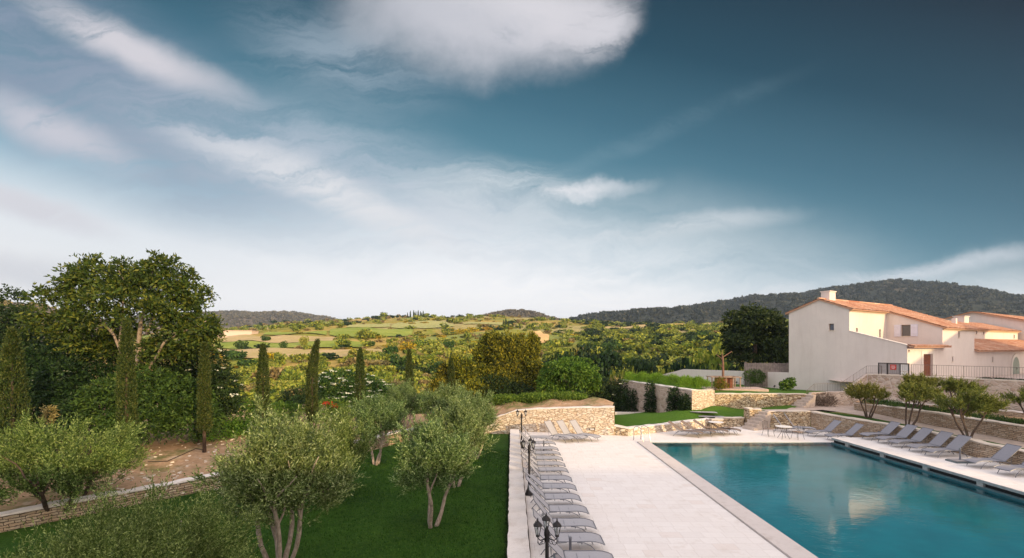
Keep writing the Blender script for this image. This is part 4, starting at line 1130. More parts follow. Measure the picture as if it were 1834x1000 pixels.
# bamboo / plank fence left of the house
fr = empty('wooden_fence', (20.6, 50.5, 3.0), 0, 'weathered grey wooden fence between the dark tree and the house', 'fence')
q = MB(); L = 5.0
for k in range(34):
    h_ = 1.35 + random.uniform(-.03, .03); q.box(k * .15, k * .15 + .135, random.uniform(-.01, .01), .03, -1.4, h_ - .0)
q.build('planks', M['fence_wood'], fr)
for x_ in (0.1, 2.5, 4.9):
    q = MB(); q.box(x_, x_ + .1, .035, .12, -1.4, 1.45); q.build('post', M['fence_wood'], fr)
fr.location = (at(1333, 668, 46).x, 46, 3.0 - .35)
fr.rotation_euler = (0, 0, R(-20))

# ================================================================ furniture
def make_lounger(angle, mat, label, group):
    t = empty('sun_lounger', (0, 0, 0), 0, label, 'sun lounger', group)
    hx, hz = .74, .33
    ca, sa = math.cos(R(angle)), math.sin(R(angle)); BL = .95
    def back(s): return (hx - ca * s, hz + sa * s)
    # seat sling with drooping foot end
    prof = [(.76, .335), (1.0, .33), (1.3, .335), (1.55, .34), (1.72, .33), (1.86, .295), (1.96, .25)]
    q = MB()
    for dz in (0, -.012):
        q.grid([[(x, y, z + dz - .012 * (1 - (y / .3) ** 2)) for x, z in prof] for y in (-.30, -.15, 0, .15, .30)], flip=dz == 0)
    q.build('seat', mat, t, smooth=True)
    q = MB()
    bp = [back(s) for s in (.02, .25, .5, .75, .95)]
    for dz in (0, -.012):
        q.grid([[(x - (.03 * sa if i in (1, 2, 3) else 0) * 0, y, z + dz) for i, (x, z) in enumerate(bp)] for y in (-.30, 0, .30)], flip=dz != 0)
    q.build('backrest', mat, t, smooth=True)
    q = MB()
    for y in (-.315, .315):
        q.tube([(x, y, z + .004) for x, z in [(.70, .335)] + prof], .014, 6)
    q.tube([(1.965, -.315, .25), (1.965, .315, .25)], .012, 6); q.tube([(.74, -.315, .325), (.74, .315, .325)], .014, 6)
    for x_ in (1.05, 1.35):
        q.tube([(x_, -.315, .318), (x_, .315, .318)], .010, 5)
        for y in (-.325, .325): q.box(x_ - .012, x_ + .012, y - .008, y + .008, .275, .32)
    fo = q.build('frame', M['alu'], t)
    q = MB()
    for y in (-.315, .315): q.tube([(x, y, z) for x, z in bp], .013, 6)
    x_, z_ = bp[-1]; q.tube([(x_, -.315, z_), (x_, .315, z_)], .012, 6)
    if angle > 10:
        m1 = back(.5)
        for y in (-.24, .24): q.tube([(m1[0], y, m1[1] - .01), (.42, y, .20), (.62, y, .31)], .008, 5)
    q.build('back_frame', M['alu'], t)
    for y in (-.33, .33):
        q = MB(); q.tube([(1.22, y, .325), (1.42, y, .31), (1.58, y, .24), (1.70, y, .12), (1.76, y, 0)], .013, 6); q.build('leg', M['alu'], t, smooth=True)
        q = MB(); q.tube([(.95, y, .325), (.72, y, .31), (.52, y, .25), (.36, y, .13), (.26, y, 0)], .013, 6); q.build('leg', M['alu'], t, smooth=True)
    return t
def lounger(x, y, z, rot, angle, mat, label, group):
    key = (angle, mat.name)
    if key not in lounger.cache: t = lounger.cache[key] = make_lounger(angle, mat, label, group)
    else: t = copy_tree(lounger.cache[key])
    t.location = (x, y, z); t.rotation_euler = (0, 0, R(rot)); tag(t, label, 'sun lounger', group)
    return t
lounger.cache = {}
M['sling_sun_tint'] = mat_plain('lounger_fabric_sun_tint', (0.22, 0.165, 0.135), 0.75, var=0.08, scale=20)  # grey fabric recoloured brown, warm sunlight put into its colour
ORD = ['first', 'second', 'third', 'fourth', 'fifth', 'sixth', 'seventh', 'eighth', 'ninth', 'tenth', 'eleventh', 'twelfth', 'thirteenth', 'fourteenth and last']
row = [(11.55, 46, 2.52), (12.72, 46, 2.46), (13.85, 52, 2.44), (15.06, 46, 2.42), (16.3, 46, 2.36), (17.6, 40, 2.38), (18.75, 52, 2.36), (20.0, 40, 2.36), (21.05, 40, 2.35), (22.15, 46, 2.36), (23.2, 40, 2.36), (24.3, 46, 2.36), (25.7, 40, 2.35), (27.3, 52, 2.3)]
random.seed(3)
for i, (y, an, xe) in enumerate(row):
    lounger(xe - 1.96, y + .33, 0.0, random.uniform(-2, 2), an, M['sling'], 'grey sling lounger in the long left row, %s from the camera' % ORD[i], 'loungers along the low wall')
for i, ((hx_, hy_), lab) in enumerate([((2.0, 28.9), 'left'), ((2.75, 29.05), 'middle'), ((3.55, 29.2), 'right')]):
    lounger(hx_, hy_, 0, -42, 52, M['sling'], 'taupe lounger with raised back against the far pale wall, %s one of three' % lab, 'three loungers at the far wall')
for i, (x, y) in enumerate([(9.9, 30.15), (10.8, 30.45), (11.7, 30.75), (12.6, 31.0)]):
    lounger(x, y, 0, -28, 32, M['sling_sun_tint'], 'brownish lounger by the low wall beyond the pool, %s from the pool ladder' % ['first', 'second', 'third', 'fourth'][i], 'loungers beyond the pool')
for i, (x, y) in enumerate([(16.9, 31.5), (17.7, 31.6)]):
    lounger(x, y, 0, -30, 56, M['sling'], '%s lounger of the pair reclined behind the round white table' % ['left', 'right'][i], 'pair of loungers behind the table')
rr = [(20.2, 29.7, 0.0, 'on the far deck near the corner of the stone wall'), (20.6, 28.35, 0.0, 'half hidden below the raised terrace edge'),
      (21.75, 27.15, .3, 'first on the raised right terrace'), (21.8, 26.1, .3, 'second on the raised right terrace'), (21.75, 25.05, .3, 'third on the raised right terrace'),
      (21.75, 23.95, .3, 'fourth on the raised right terrace'), (21.7, 22.95, .3, 'fifth on the raised right terrace, beyond the dark parasol tray'), (21.75, 20.75, .3, 'sixth on the raised right terrace, after the parasol tray'), (21.8, 19.6, .3, 'nearest on the raised right terrace at the picture edge')]
for x, y, z, lab in rr:
    lounger(x, y, z, 180 + random.uniform(-2, 6), 42, M['sling_dark'], 'grey lounger ' + lab, 'loungers on the right bank')
for i, (x, y) in enumerate([(13.0, 34.6), (13.35, 33.95)]):
    fl_ = lounger(x, y, l2(x + 1, y) + .02, -14 + 4 * i, 2, M['sling'], 'pale folded-flat lounger on the lower lawn, %s of the two' % ['far one', 'near one'][i], 'flat loungers on the grass')
    fl_.scale = (.85, 1, .38)

def parasol_stand(x, y, z, label):
    t = empty('parasol_stand', (x, y, z), 0, label, 'parasol base')
    q = MB(); q.box(-.42, .42, -.30, .30, 0, .07); q.build('tray', M['tray'], t, bevel=.01)
    q = MB(); q.box(-.38, .38, -.26, .26, .072, .10); q.build('ballast_slab', M['panel_grey'], t)
    q = MB(); q.lathe([(.05, .1), (.035, .16), (.035, .55), (.042, .56), (.042, .62), (.0, .62)]); q.build('pole_socket', M['alu'], t, smooth=True)
parasol_stand(1.50, 12.35, 0, 'empty parasol base between the second and third nearest loungers of the left row')
parasol_stand(1.66, 25.1, 0, 'empty parasol base among the farthest loungers of the left row')
parasol_stand(20.3, 21.75, .3, 'dark empty parasol base on the raised right terrace')
parasol_stand(21.3, 27.9, 0, 'empty parasol base beside the stone wall at the terrace edge')

# round table, wire chairs
def round_table(x, y, label):
    t = empty('round_table', (x, y, 0), 0, label, 'table')
    q = MB(); q.lathe([(0, .74), (.44, .74), (.46, .73), (.44, .715), (0, .715)], n=24); q.build('table_top', M['plastic_white'], t)
    for k in range(4):
        a = R(45 + 90 * k); q = MB(); q.tube([(.22 * math.cos(a), .22 * math.sin(a), .714), (.10 * math.cos(a), .10 * math.sin(a), .42), (.34 * math.cos(a), .34 * math.sin(a), 0)], .011, 6); q.build('leg', M['iron'], t)
def wire_chair(x, y, rot, label):
    if wire_chair.c is None:
        t = empty('wire_chair', (0, 0, 0), 0, label, 'chair', 'wire chairs')
        q = MB(); q.box(-.21, .21, -.21, .21, .43, .45); q.build('seat', M['wood_grey'], t, bevel=.01)
        q = MB(); q.tube([(-.2, .2, .45), (-.22, .26, .84), (0, .28, .9), (.22, .26, .84), (.2, .2, .45)], .010, 6)
        for k in (-.12, 0, .12): q.tube([(k, .2, .45), (k, .275, .88)], .006, 5)
        q.build('backrest', M['iron'], t)
        for a, b2 in ((-1, -1), (1, -1), (-1, 1), (1, 1)):
            q = MB(); q.tube([(a * .18, b2 * .18, .43), (a * .24, b2 * .26, 0)], .010, 6); q.build('leg', M['iron'], t)
        wire_chair.c = t
    else: t = copy_tree(wire_chair.c)
    t.location = (x, y, 0); t.rotation_euler = (0, 0, R(rot)); tag(t, label, 'chair', 'wire chairs')
wire_chair.c = None
round_table(16.35, 28.9, 'round white table on thin metal legs on the far deck beyond the pool')
wire_chair(17.1, 28.75, -70, 'thin metal chair to the right of the round white table')
wire_chair(15.9, 29.8, 20, 'thin metal chair behind the round white table')
round_table(13.0, 30.6, 'small table among the loungers beyond the pool near the low wall pier')
wire_chair(13.75, 30.5, -60, 'metal chair right of the small table near the low wall pier')
wire_chair(12.3, 30.4, 70, 'metal chair left of the small table near the low wall pier')

# pool ladder
pl_ = empty('pool_ladder', (7.55, 27.8, 0.05), R(90), 'bright steel pool ladder with two arched handrails at the far left corner of the pool', 'ladder')
for y in (-.28, .28):
    q = MB(); pts = [(-.38, y, 0)] + [(-.38 + .02, y, .4)] + [(-.05 - .33 * math.cos(t), y, .62 + .22 * math.sin(t)) for t in np.linspace(.2, math.pi - .1, 9)] + [(.42, y, 0.0), (.48, y, -.5)]
    q.tube(pts, .024, 8); q.build('handrail', M['steel'], pl_, smooth=True)
for z_ in (-.2, -.42):
    q = MB(); q.box(.40, .52, -.27, .27, z_, z_ + .03); q.build('rung', M['steel'], pl_)
pl_.location = (7.62, 28.2, 0.0); pl_.rotation_euler = (0, 0, R(-62))

# lamp posts
def lamp(x, y, heads, rot, label):
    t = empty('lamp_post', (x, y, 0), R(rot), label, 'street lamp', 'three-armed black lamp posts')
    q = MB(); q.lathe([(.0, 0), (.17, 0), (.17, .05), (.12, .08), (.11, .16), (.075, .22), (.06, .34), (.045, .40), (.038, 1.5), (.036, 1.60), (.055, 1.62), (.055, 1.66), (.04, 1.69), (.06, 1.74), (.06, 1.80), (.03, 1.86), (.012, 1.92), (0, 1.93)], n=14)
    q.build('post', M['iron'], t, smooth=True)
    for k in range(heads):
        a = 2 * math.pi * k / heads
        ca, sa = math.cos(a), math.sin(a)
        def P(r, z, s=0): return (r * ca - s * sa, r * sa + s * ca, z)
        q = MB(); q.tube([P(.03, 1.70), P(.09, 1.67), P(.16, 1.67), P(.215, 1.72), P(.22, 1.755)], .012, 6)
        q.tube([P(.04, 1.63), P(.07, 1.585), P(.11, 1.585), P(.125, 1.62), P(.10, 1.64), P(.085, 1.62)], .007, 5)
        q.tube([P(.12, 1.60), P(.15, 1.575), P(.19, 1.59), P(.21, 1.64), P(.22, 1.70)], .007, 5)
        q.lathe([(0, -.05), (.008, -.03), (.008, 0)], P(.22, 1.66), 6)
        q.build('arm', M['iron'], t)
        c = P(.22, 1.755)
        q = MB()
        q.lathe([(.0, 0), (.04, 0), (.045, .02), (.035, .035), (.0, .036)], c, 6)
        q.lathe([(.082, .215), (.098, .215), (.10, .225), (.06, .27), (.022, .30), (.02, .315), (.012, .32), (.014, .335), (.010, .36), (0, .375)], c, 6)
        for j in range(6):
            b2 = 2 * math.pi * j / 6; q.tube([(c[0] + .038 * math.cos(b2), c[1] + .038 * math.sin(b2), c[2] + .03), (c[0] + .078 * math.cos(b2), c[1] + .078 * math.sin(b2), c[2] + .218)], .005, 4)
        ln = q.build('lantern', M['iron'], t)
        q = MB(); q.lathe([(.034, .037), (.072, .212)], c, 6); q.build('lantern_glass', M['lglass'], ln)
        q = MB(); q.lathe([(0, .036), (.014, .04), (.014, .10), (.008, .14), (0, .15)], c, 6); q.build('bulb', M['plastic_white'], ln)
m_, nt_, N_ = nodes('lantern_glass')
tr = N_('ShaderNodeBsdfTransparent', {'Color': (0.85, 0.88, 0.9)}); gl = N_('ShaderNodeBsdfGlossy', {'Roughness': 0.1, 'Color': (0.9, 0.9, 0.9)})
mx_ = N_('ShaderNodeMixShader', {0: 0.18, 1: tr.outputs[0], 2: gl.outputs[0]}); N_('ShaderNodeOutputMaterial', {'Surface': mx_.outputs[0]})
M['lglass'] = m_
lamp(.70, 9.6, 3, 90, 'black iron lamp post with three lanterns closest to the camera')
lamp(.64, 17.9, 3, 75, 'black iron lamp post with lanterns halfway along the lounger row')
lamp(.52, 26.2, 2, 0, 'black iron lamp post with two lanterns at the far end of the lounger row')

# wall light, spotlights
q = MB(); q.box(-.17, .17, -.03, .0, -.07, .07)
o = q.build('wall_light', M['iron'], bevel=.01); o.location = (gp(1061, 769, .32).x, 30.02, .30); o.rotation_euler = (0, 0, R(-14))
q = MB(); q.box(-.13, .13, -.036, -.031, -.035, .035); q.build('diffuser', M['plastic_white'], o)
o.location = (at(1061, 769, 30.06).x, 30.06 + .07, .36)
tag(o, 'small recessed rectangular light low in the far pale stone wall', 'wall light')
for k, px_ in enumerate((1322, 1345, 1366, 1390)):
    vv = hp_u(px_, 0); t = empty('spotlight', (KX + vv * dv.x - .28 * d2.x, KY + vv * dv.y - .28 * d2.y, 0), HROT, 'small black ground spotlight at the foot of the long rendered wall', 'spotlight', 'spotlights along the rendered wall')
    t.location.z = pl(t.location.x, t.location.y)
    q = MB(); q.tube([(0, 0, -.1), (0, 0, .16)], .015, 6); q.build('stake', M['iron'], t)
    q = MB(); q.tube([(-.07, 0, .14), (.08, 0, .24)], [.05, .075], 8); q.build('lamp_head', M['iron'], t)

# deck and counter round the bare tree
TB = at(1296, 694, 39.5)
tb = empty('tree_counter', (TB.x, TB.y, pl(TB.x, TB.y)), R(-6), 'wooden counter on posts built round the bare red trunk', 'counter')
q = MB()
q.box(-1.2, 1.2, -.75, -.45, .92, .98); q.box(-1.2, 1.2, .45, .75, .92, .98); q.box(-1.2, -.9, -.448, .448, .921, .979); q.box(.9, 1.2, -.448, .448, .921, .979)
q.build('counter_top', M['wood_grey'], tb)
for x_, y_ in ((-1.1, -.6), (0, -.6), (.55, -.6), (1.1, -.6), (-1.1, .6), (1.1, .6), (.0, .6)):
    q = MB(); q.box(x_ - .04, x_ + .04, y_ - .04, y_ + .04, .05, .918); q.build('leg', M['wood_grey'], tb)
q = MB(); q.box(-.62, .62, -.35, .35, .05, .90); q.build('planter_box', M['wood_brown'], tb)
wd = MB(); wd.box(-1.7, 3.0, -1.2, 1.1, -.15, .05)
o = wd.build('wooden_deck', M['wood_deck'], bevel=.01); o.location = (TB.x, TB.y - .1, pl(TB.x, TB.y) + .02); o.rotation_euler = (0, 0, R(-6)); tag(o, 'low pinkish timber platform on the upper lawn under the bare tree', 'platform')
tb.location.z = o.location.z
st = empty('bar_stool', (TB.x + 1.75, TB.y - .3, o.location.z + .05), 0, 'thin metal high stool at the right end of the wooden counter', 'stool')
q = MB(); q.box(-.18, .18, -.18, .18, .68, .70); q.build('seat', M['iron'], st)
q = MB(); q.tube([(.16, -.16, .7), (.2, -.17, 1.0), (.2, .17, 1.0), (.16, .16, .7)], .010, 5); q.build('backrest', M['iron'], st)
for a, b2 in ((-1, -1), (1, -1), (-1, 1), (1, 1)):
    q = MB(); q.tube([(a * .15, b2 * .15, .68), (a * .22, b2 * .22, 0)], .010, 5); q.build('leg', M['iron'], st)
# ================================================================ plants
def quads_mesh(name, V, mat):
    """V: (n,4,3) array -> mesh of separate quads (each its own island)"""
    n = len(V)
    me = bpy.data.meshes.new(name)
    me.vertices.add(n * 4); me.loops.add(n * 4); me.polygons.add(n)
    me.vertices.foreach_set('co', V.astype(np.float32).ravel())
    me.loops.foreach_set('vertex_index', np.arange(n * 4, dtype=np.int32))
    me.polygons.foreach_set('loop_start', np.arange(0, n * 4, 4, dtype=np.int32))
    me.polygons.foreach_set('loop_total', np.full(n, 4, dtype=np.int32))
    me.update(calc_edges=True); me.materials.append(mat)
    return me
def link(me, name, parent=None):
    o = bpy.data.objects.new(name, me); C.objects.link(o)
    if parent is not None: o.parent = parent
    return o
def unit(a): return a / np.maximum(np.linalg.norm(a, axis=-1, keepdims=True), 1e-9)
def leafq(c, d, L, W, rng, fold=0.0):
    """diamond-ish leaves: centres c, long-axis d"""
    n = len(c)
    r = unit(rng.normal(size=(n, 3))); s = unit(np.cross(d, r))
    L = np.broadcast_to(L, (n,))[:, None]; W = np.broadcast_to(W, (n,))[:, None]
    a = c - d * L * .5; b = c + d * L * .5; m = c - d * L * .05
    return np.stack([a, m + s * W * .5, b, m - s * W * .5], axis=1)
def sprigs(base, dirs, length, nleaf, leafL, leafW, rng, spread=0.7, droop=0.0, stem=None):
    """each sprig: alternating leaves along a stem; base (n,3) dirs (n,3)"""
    n = len(base)
    t = (np.arange(nleaf) + .5) / nleaf
    length = np.broadcast_to(length, (n,))
    d = unit(dirs)
    pos = base[:, None, :] + d[:, None, :] * (t[None, :, None] * length[:, None, None])
    pos[..., 2] -= droop * (t[None, :] ** 2) * length[:, None]
    dd = unit(d[:, None, :] + spread * rng.normal(size=(n, nleaf, 3)))
    pos = pos + dd * leafL * .4
    P = pos.reshape(-1, 3); D = dd.reshape(-1, 3)
    k = len(P)
    return leafq(P, D, leafL * rng.uniform(.7, 1.25, k), leafW * rng.uniform(.8, 1.2, k), rng)
def blob_points(blobs, n, rng, shell=0.55):
    """points in a union of ellipsoids, biased to the shells; returns points and outward normals"""
    vol = np.array([b[3] * b[4] * b[5] for b in blobs]) ** (2 / 3); pr = vol / vol.sum()
    idx = rng.choice(len(blobs), n, p=pr)
    B = np.array(blobs)[idx]
    dirs = unit(rng.normal(size=(n, 3)))
    r = rng.uniform(shell ** 3, 1, n) ** (1 / 3)
    p = B[:, :3] + dirs * B[:, 3:6] * r[:, None]
    nm = unit(dirs / B[:, 3:6])
    return p, nm
def make_blobs(c, rad, k, rng, size=(.3, .5), flat=1.0):
    c = np.array(c, float); rad = np.array(rad, float)
    out = []
    for i in range(k):
        d = unit(rng.normal(size=3)); r = rng.uniform(.25, .78)
        p = c + d * rad * r
        s = rng.uniform(*size)
        out.append((*p, rad[0] * s, rad[1] * s, rad[2] * s * flat))
    return out

def bent(p, q, n, wob, rng):
    p, q = np.array(p, float), np.array(q, float)
    L = np.linalg.norm(q - p); pts = []
    ph = rng.uniform(0, 6.28, 3)
    for i in range(n + 1):
        t = i / n
        off = wob * L * np.array([math.sin(t * 5 + ph[0]), math.sin(t * 4.3 + ph[1]), .5 * math.sin(t * 4 + ph[2])]) * math.sin(math.pi * min(1, t + .05))
        pts.append(tuple(p + (q - p) * t + off))
    return pts

# ---- olives
def make_olive(seed, rx=1.45, rz=1.2, cz=2.75, stems=4, n=1500, mat='olive', nleaf=15, bark='bark_olive', leafL=.082, leafW=.025, spr=(.22, .5), lean=(0, 0), low=1.0, nb=22, thick=1.0, plume=.72):
    rng = np.random.default_rng(seed)
    t = empty('olive_tree', (0, 0, 0), 0)
    tr = MB()
    for k in range(stems):
        a = 2 * math.pi * k / stems + rng.uniform(-.5, .5); r = rng.uniform(.55, .8) * rx * .75
        e = (r * math.cos(a) + lean[0], r * math.sin(a) + lean[1], cz - rz * .35)
        pts = bent((.07 * math.cos(a), .07 * math.sin(a), -.15), e, 7, .035, rng)
        rr_ = np.linspace(.068, .042, 8) * thick * rng.uniform(.85, 1.15, 8)
        tr.tube(pts, list(rr_), 8)
        for j in range(3):
            b2 = rng.uniform(0, 6.28); l = rng.uniform(.4, .7) * rx
            q = (e[0] + l * .6 * math.cos(b2), e[1] + l * .6 * math.sin(b2), e[2] + rng.uniform(.3, .8) * rz)
            tr.tube(bent(pts[5 + j % 3], q, 5, .06, rng), list(np.linspace(.032, .008, 6)), 6)
    tr.build('trunk', M[bark], t, smooth=True)
    blobs = [(lean[0], lean[1], cz, rx * .78, rx * .78, rz * .72), (lean[0], lean[1], cz - rz * .38, rx * .72, rx * .72, rz * .42 * low)]
    blobs += make_blobs((lean[0], lean[1], cz), (rx, rx, rz), nb, rng, (.26, .44))
    for k in range(9):
        a = rng.uniform(0, 6.28); r = rng.uniform(.5, .8) * rx
        blobs.append((lean[0] + r * math.cos(a), lean[1] + r * math.sin(a), cz - rz * rng.uniform(.2, .55), rx * .34, rx * .34, rz * .3))
    # plumes: upswept branchlets, each carrying many leafy sprigs
    per = 22; npl = n // per
    po, pn = blob_points(blobs, npl, rng, .25)
    c0 = np.array([lean[0], lean[1], cz - rz * .6])
    ax = unit(unit(po - c0) * .75 + np.array([0, 0, .62]) + .28 * rng.normal(size=(npl, 3)))
    Lp = plume * rng.uniform(.6, 1.25, npl)
    po = po - ax * Lp[:, None] * .45
    t_ = rng.uniform(0, 1, (npl, per)) ** .8
    base = po[:, None] + ax[:, None] * (t_ * Lp[:, None])[..., None] + (rng.normal(size=(npl, per, 3)) * .105 * plume / .7) * (1.15 - t_[..., None] * .75)
    dd = unit(ax[:, None] + .42 * rng.normal(size=(npl, per, 3)))
    base, dd = base.reshape(-1, 3), dd.reshape(-1, 3)
    V = sprigs(base, dd, rng.uniform(*spr, len(base)), nleaf, leafL, leafW, rng, .6)
    tip = po + ax * Lp[:, None] * .85
    tip, ta = np.repeat(tip, 2, 0), np.repeat(ax, 2, 0)
    V2 = sprigs(tip, unit(ta + .22 * rng.normal(size=ta.shape)), rng.uniform(.25, .6, len(tip)), nleaf + 3, leafL * .9, leafW, rng, .45)
    link(quads_mesh('crown', np.concatenate([V, V2]), M[mat]), 'crown', t)
    return t
def place(proto, first, x, y, z, rot, s, label, cat, group, name=None, sz=None):
    o = proto if first else copy_tree(proto)
    o.location = (x, y, z); o.rotation_euler = (0, 0, R(rot)); o.scale = (s, s, sz or s)
    if name: o.name = name
    return tag(o, label, cat, group)
G_OL = 'olive trees on the dark lawn'
oA = make_olive(1, 1.34, 1.08, 2.12, 3, 2700, plume=.62, low=1.25)
oB = make_olive(2, 1.44, 1.42, 2.68, 5, 3700, nleaf=16, plume=.8)
oC = make_olive(3, 2.0, 1.15, 1.75, 4, 3700, 'olive_fresh', bark='bark_dark')
place(oA, True, -2.55, 15.25, LAWN_Z, 20, 1.0, 'round-headed olive tree with three pale stems standing alone in the middle of the lawn', 'tree', G_OL)
place(oB, True, -5.65, 11.75, LAWN_Z, 0, 1.0, 'big pale green olive tree at the lower centre-left with five pale stems', 'tree', G_OL)
place(oC, True, -15.1, 16.1, LAWN_Z, 0, 1.1, 'wide dark olive tree at the left in front of the bare soil and low wall', 'tree', G_OL)
place(oA, False, -2.3, 19.6, LAWN_Z, 130, 1.05, 'olive tree directly behind the lone round-headed olive', 'tree', G_OL)
place(oB, False, -1.9, 24.6, LAWN_Z, 80, 0.84, 'farthest olive tree on the lawn, just left of the pale far wall', 'tree', G_OL)
place(oC, False, -6.9, 18.0, LAWN_Z, 200, 0.86, 'olive tree right behind the big one with five stems', 'tree', G_OL, sz=1.1)
place(oA, False, -6.6, 23.3, LAWN_Z, 60, 1.0, 'small olive tree standing close to the curving low wall', 'tree', G_OL)
place(oB, False, -6.7, 29.8, .2, 160, 0.76, 'olive tree behind the low wall below the cypress row', 'tree', G_OL)
place(oA, False, -3.7, 27.6, LAWN_Z, 250, 1.05, 'olive tree near the far bend of the low wall', 'tree', G_OL)
oD = make_olive(9, 2.7, 1.3, 2.05, 4, 9000, 'olive_fresh', nleaf=18, leafL=.060, leafW=.017, spr=(.25, .6), plume=.85)
place(oD, True, -6.5, 7.9, LAWN_Z, 0, 0.88, 'feathery olive tree filling the lower left corner closest to the camera', 'tree', G_OL)

G_OR = 'small olive trees on the terraces at the right'
oR = make_olive(21, 1.22, .50, 1.66, 4, 1700, 'olive_warm', nleaf=12, leafL=.085, leafW=.03, plume=.4, spr=(.12, .28), bark='bark_dark', nb=20, thick=.8)
oR2 = make_olive(22, 1.25, .44, 1.78, 3, 1700, 'olive_warm', nleaf=12, leafL=.085, leafW=.03, plume=.4, spr=(.12, .28), lean=(.5, 0), bark='bark_dark', nb=20, thick=.8)
place(oR, True, 22.4, 30.2, 1.0, 0, 0.95, 'yellowish little olive tree on the grass strip nearest the stair wall', 'tree', G_OR)
place(oR2, True, 22.6, 27.4, 1.0, 0, 1.0, 'leaning olive tree second from the stair wall on the grass strip', 'tree', G_OR)
place(oR, False, 22.5, 23.7, 1.0, 130, 1.0, 'dense olive tree third from the stair wall beside the sandy path', 'tree', G_OR)
place(oR2, False, 25.6, 27.4, 1.6, 60, .85, 'small olive tree in the upper bed against the rubble wall', 'tree', G_OR)
place(oR2, False, 24.9, 29.9, 1.6, 10, .9, 'spreading olive tree in the upper bed left of centre of the rubble wall', 'tree', G_OR)
place(oR, False, 25.4, 23.3, 1.6, 200, .85, 'olive tree in the upper bed cut by the right picture edge', 'tree', G_OR)

# ---- cypresses
def make_cypress(seed, H, r, n, bare=0.0, tip=(0, 0), ragged=0.1):
    rng = np.random.default_rng(seed)
    t = empty('cypress_tree')
    q = MB(); q.tube([(0, 0, -.4), (0, 0, H * .5), (tip[0] * .5, tip[1] * .5, H * .8)], [.09, .06, .02], 7); q.build('trunk', M['bark_dark'], t, smooth=True)
    h = rng.uniform(bare, 1, n) ** .92
    prof = np.interp(h, [0, .06, .2, .5, .75, .9, 1], [.55, .85, 1, .95, .72, .42, .10])
    ph = rng.uniform(0, 6.28, n)
    lump = 1 + .16 * np.sin(ph * 3 + h * 9 + seed) + ragged * np.sin(ph * 5 - h * 23)
    rad = r * prof * lump * rng.uniform(.55, 1.0, n) ** .5
    bx = tip[0] * np.clip((h - .6) / .4, 0, 1) ** 1.6; by = tip[1] * np.clip((h - .6) / .4, 0, 1) ** 1.6
    p = np.stack([rad * np.cos(ph) + bx, rad * np.sin(ph) + by, h * H], 1)
    d = unit(np.stack([.35 * np.cos(ph), .35 * np.sin(ph), np.ones(n)], 1) + .18 * rng.normal(size=(n, 3)))
    V = sprigs(p, d, rng.uniform(.10, .24, n), 4, .10, .034, rng, .35)
    link(quads_mesh('crown', V, M['cypress']), 'crown', t)
    return t
G_CY = 'cypress row behind the low wall'
cyp = [  # px of trunk, Y, top row, radius, label
 (22, 17.9, 596, .42, (0, 0), 'dark cypress nearest the left picture edge'), (227, 20.6, 578, .30, (0.0, 0), 'tall cypress in front of the spreading leafy tree'),
 (366, 23.0, 620, .23, (0, 0), 'slim brownish cypress standing on the bare soil'), (471, 27.6, 621, .31, (0, 0), 'cypress with pointed tip right of the leafy tree, before the fields'),
 (559, 29.5, 613, .30, (.35, 0), 'cypress with tip bent to the right'), (645, 32.5, 628, .29, (0, 0), 'cypress in front of the white-flowering shrub'),
 (733, 36.2, 630, .28, (0, 0), 'cypress behind the olive trees, second from the right end of the row'), (808, 39.5, 645, .27, (0, 0), 'last cypress of the row, left of the yellow-green conifers')]
for i, (px_, Y_, top, r_, tip, lab) in enumerate(cyp):
    x_ = (px_ - CX) * Y_ / FP; zb = _sf(x_, Y_) if Y_ < 42 else -1
    zt_ = EY + (HY - top) * Y_ / FP
    t = make_cypress(40 + i, zt_ - zb, r_, 4200 if Y_ < 25 else 3000, .16 if i == 2 else .03, tip, .14)
    t.location = (x_, Y_, zb); tag(t, lab, 'tree', G_CY)

# ---- broadleaf trees
def make_broad(seed, blobs, stems, n, mat, L, W, nleaf=6, spr=(.3, .6), droop=.4, bark='bark_pale', name='leafy_tree', shell=.5, flowers=0, up=0.25, fl_size=.2):
    rng = np.random.default_rng(seed)
    t = empty(name)
    q = MB()
    for pts, r0, r1 in stems: q.tube(pts, list(np.linspace(r0, r1, len(pts))), 8)
    if stems: q.build('trunk', M[bark], t, smooth=True)
    p, nm = blob_points(blobs, n, rng, shell)
    d = unit(nm * .8 + np.array([0, 0, up]) + .5 * rng.normal(size=(n, 3)))
    V = sprigs(p, d, rng.uniform(*spr, n), nleaf, L, W, rng, .8, droop)
    if not flowers: link(quads_mesh('crown', V, M[mat]), 'crown', t)
    if flowers:
        p, nm = blob_points(blobs, flowers, rng, .97)
        sel = (nm[:, 2] > -.1) & (nm[:, 1] < .5); p, nm = p[sel], nm[sel]
        p = p + nm * .12
        m = 9
        a = rng.uniform(0, 6.28, (len(p), m)); rr_ = rng.uniform(0, fl_size, (len(p), m))
        c = np.stack([p[:, None, 0] + rr_ * np.cos(a), p[:, None, 1] + rr_ * np.sin(a), p[:, None, 2] + rng.uniform(-.02, .03, (len(p), m))], -1).reshape(-1, 3)
        d = unit(np.stack([np.cos(a), np.sin(a), 0 * a], -1).reshape(-1, 3) + .25 * rng.normal(size=(len(c), 3)))
        n_ = unit(np.array([0, -.5, 1]) + .35 * rng.normal(size=(len(c), 3)))
        s = unit(np.cross(d, n_)); S_ = fl_size * .62
        Vf = np.stack([c - d * S_ * .5, c + s * S_ * .45, c + d * S_ * .5, c - s * S_ * .45], 1)
        me = quads_mesh('crown', np.concatenate([V, Vf]), M[mat]); me.materials.append(M['flower'])
        me.polygons.foreach_set('material_index', np.concatenate([np.zeros(len(V), np.int32), np.ones(len(Vf), np.int32)])); link(me, 'crown', t)
    return t
def W3(px, py, Y, o):      # photo point at depth Y relative to o
    v = at(px, py, Y); return (v.x - o[0], v.y - o[1], v.z - o[2])
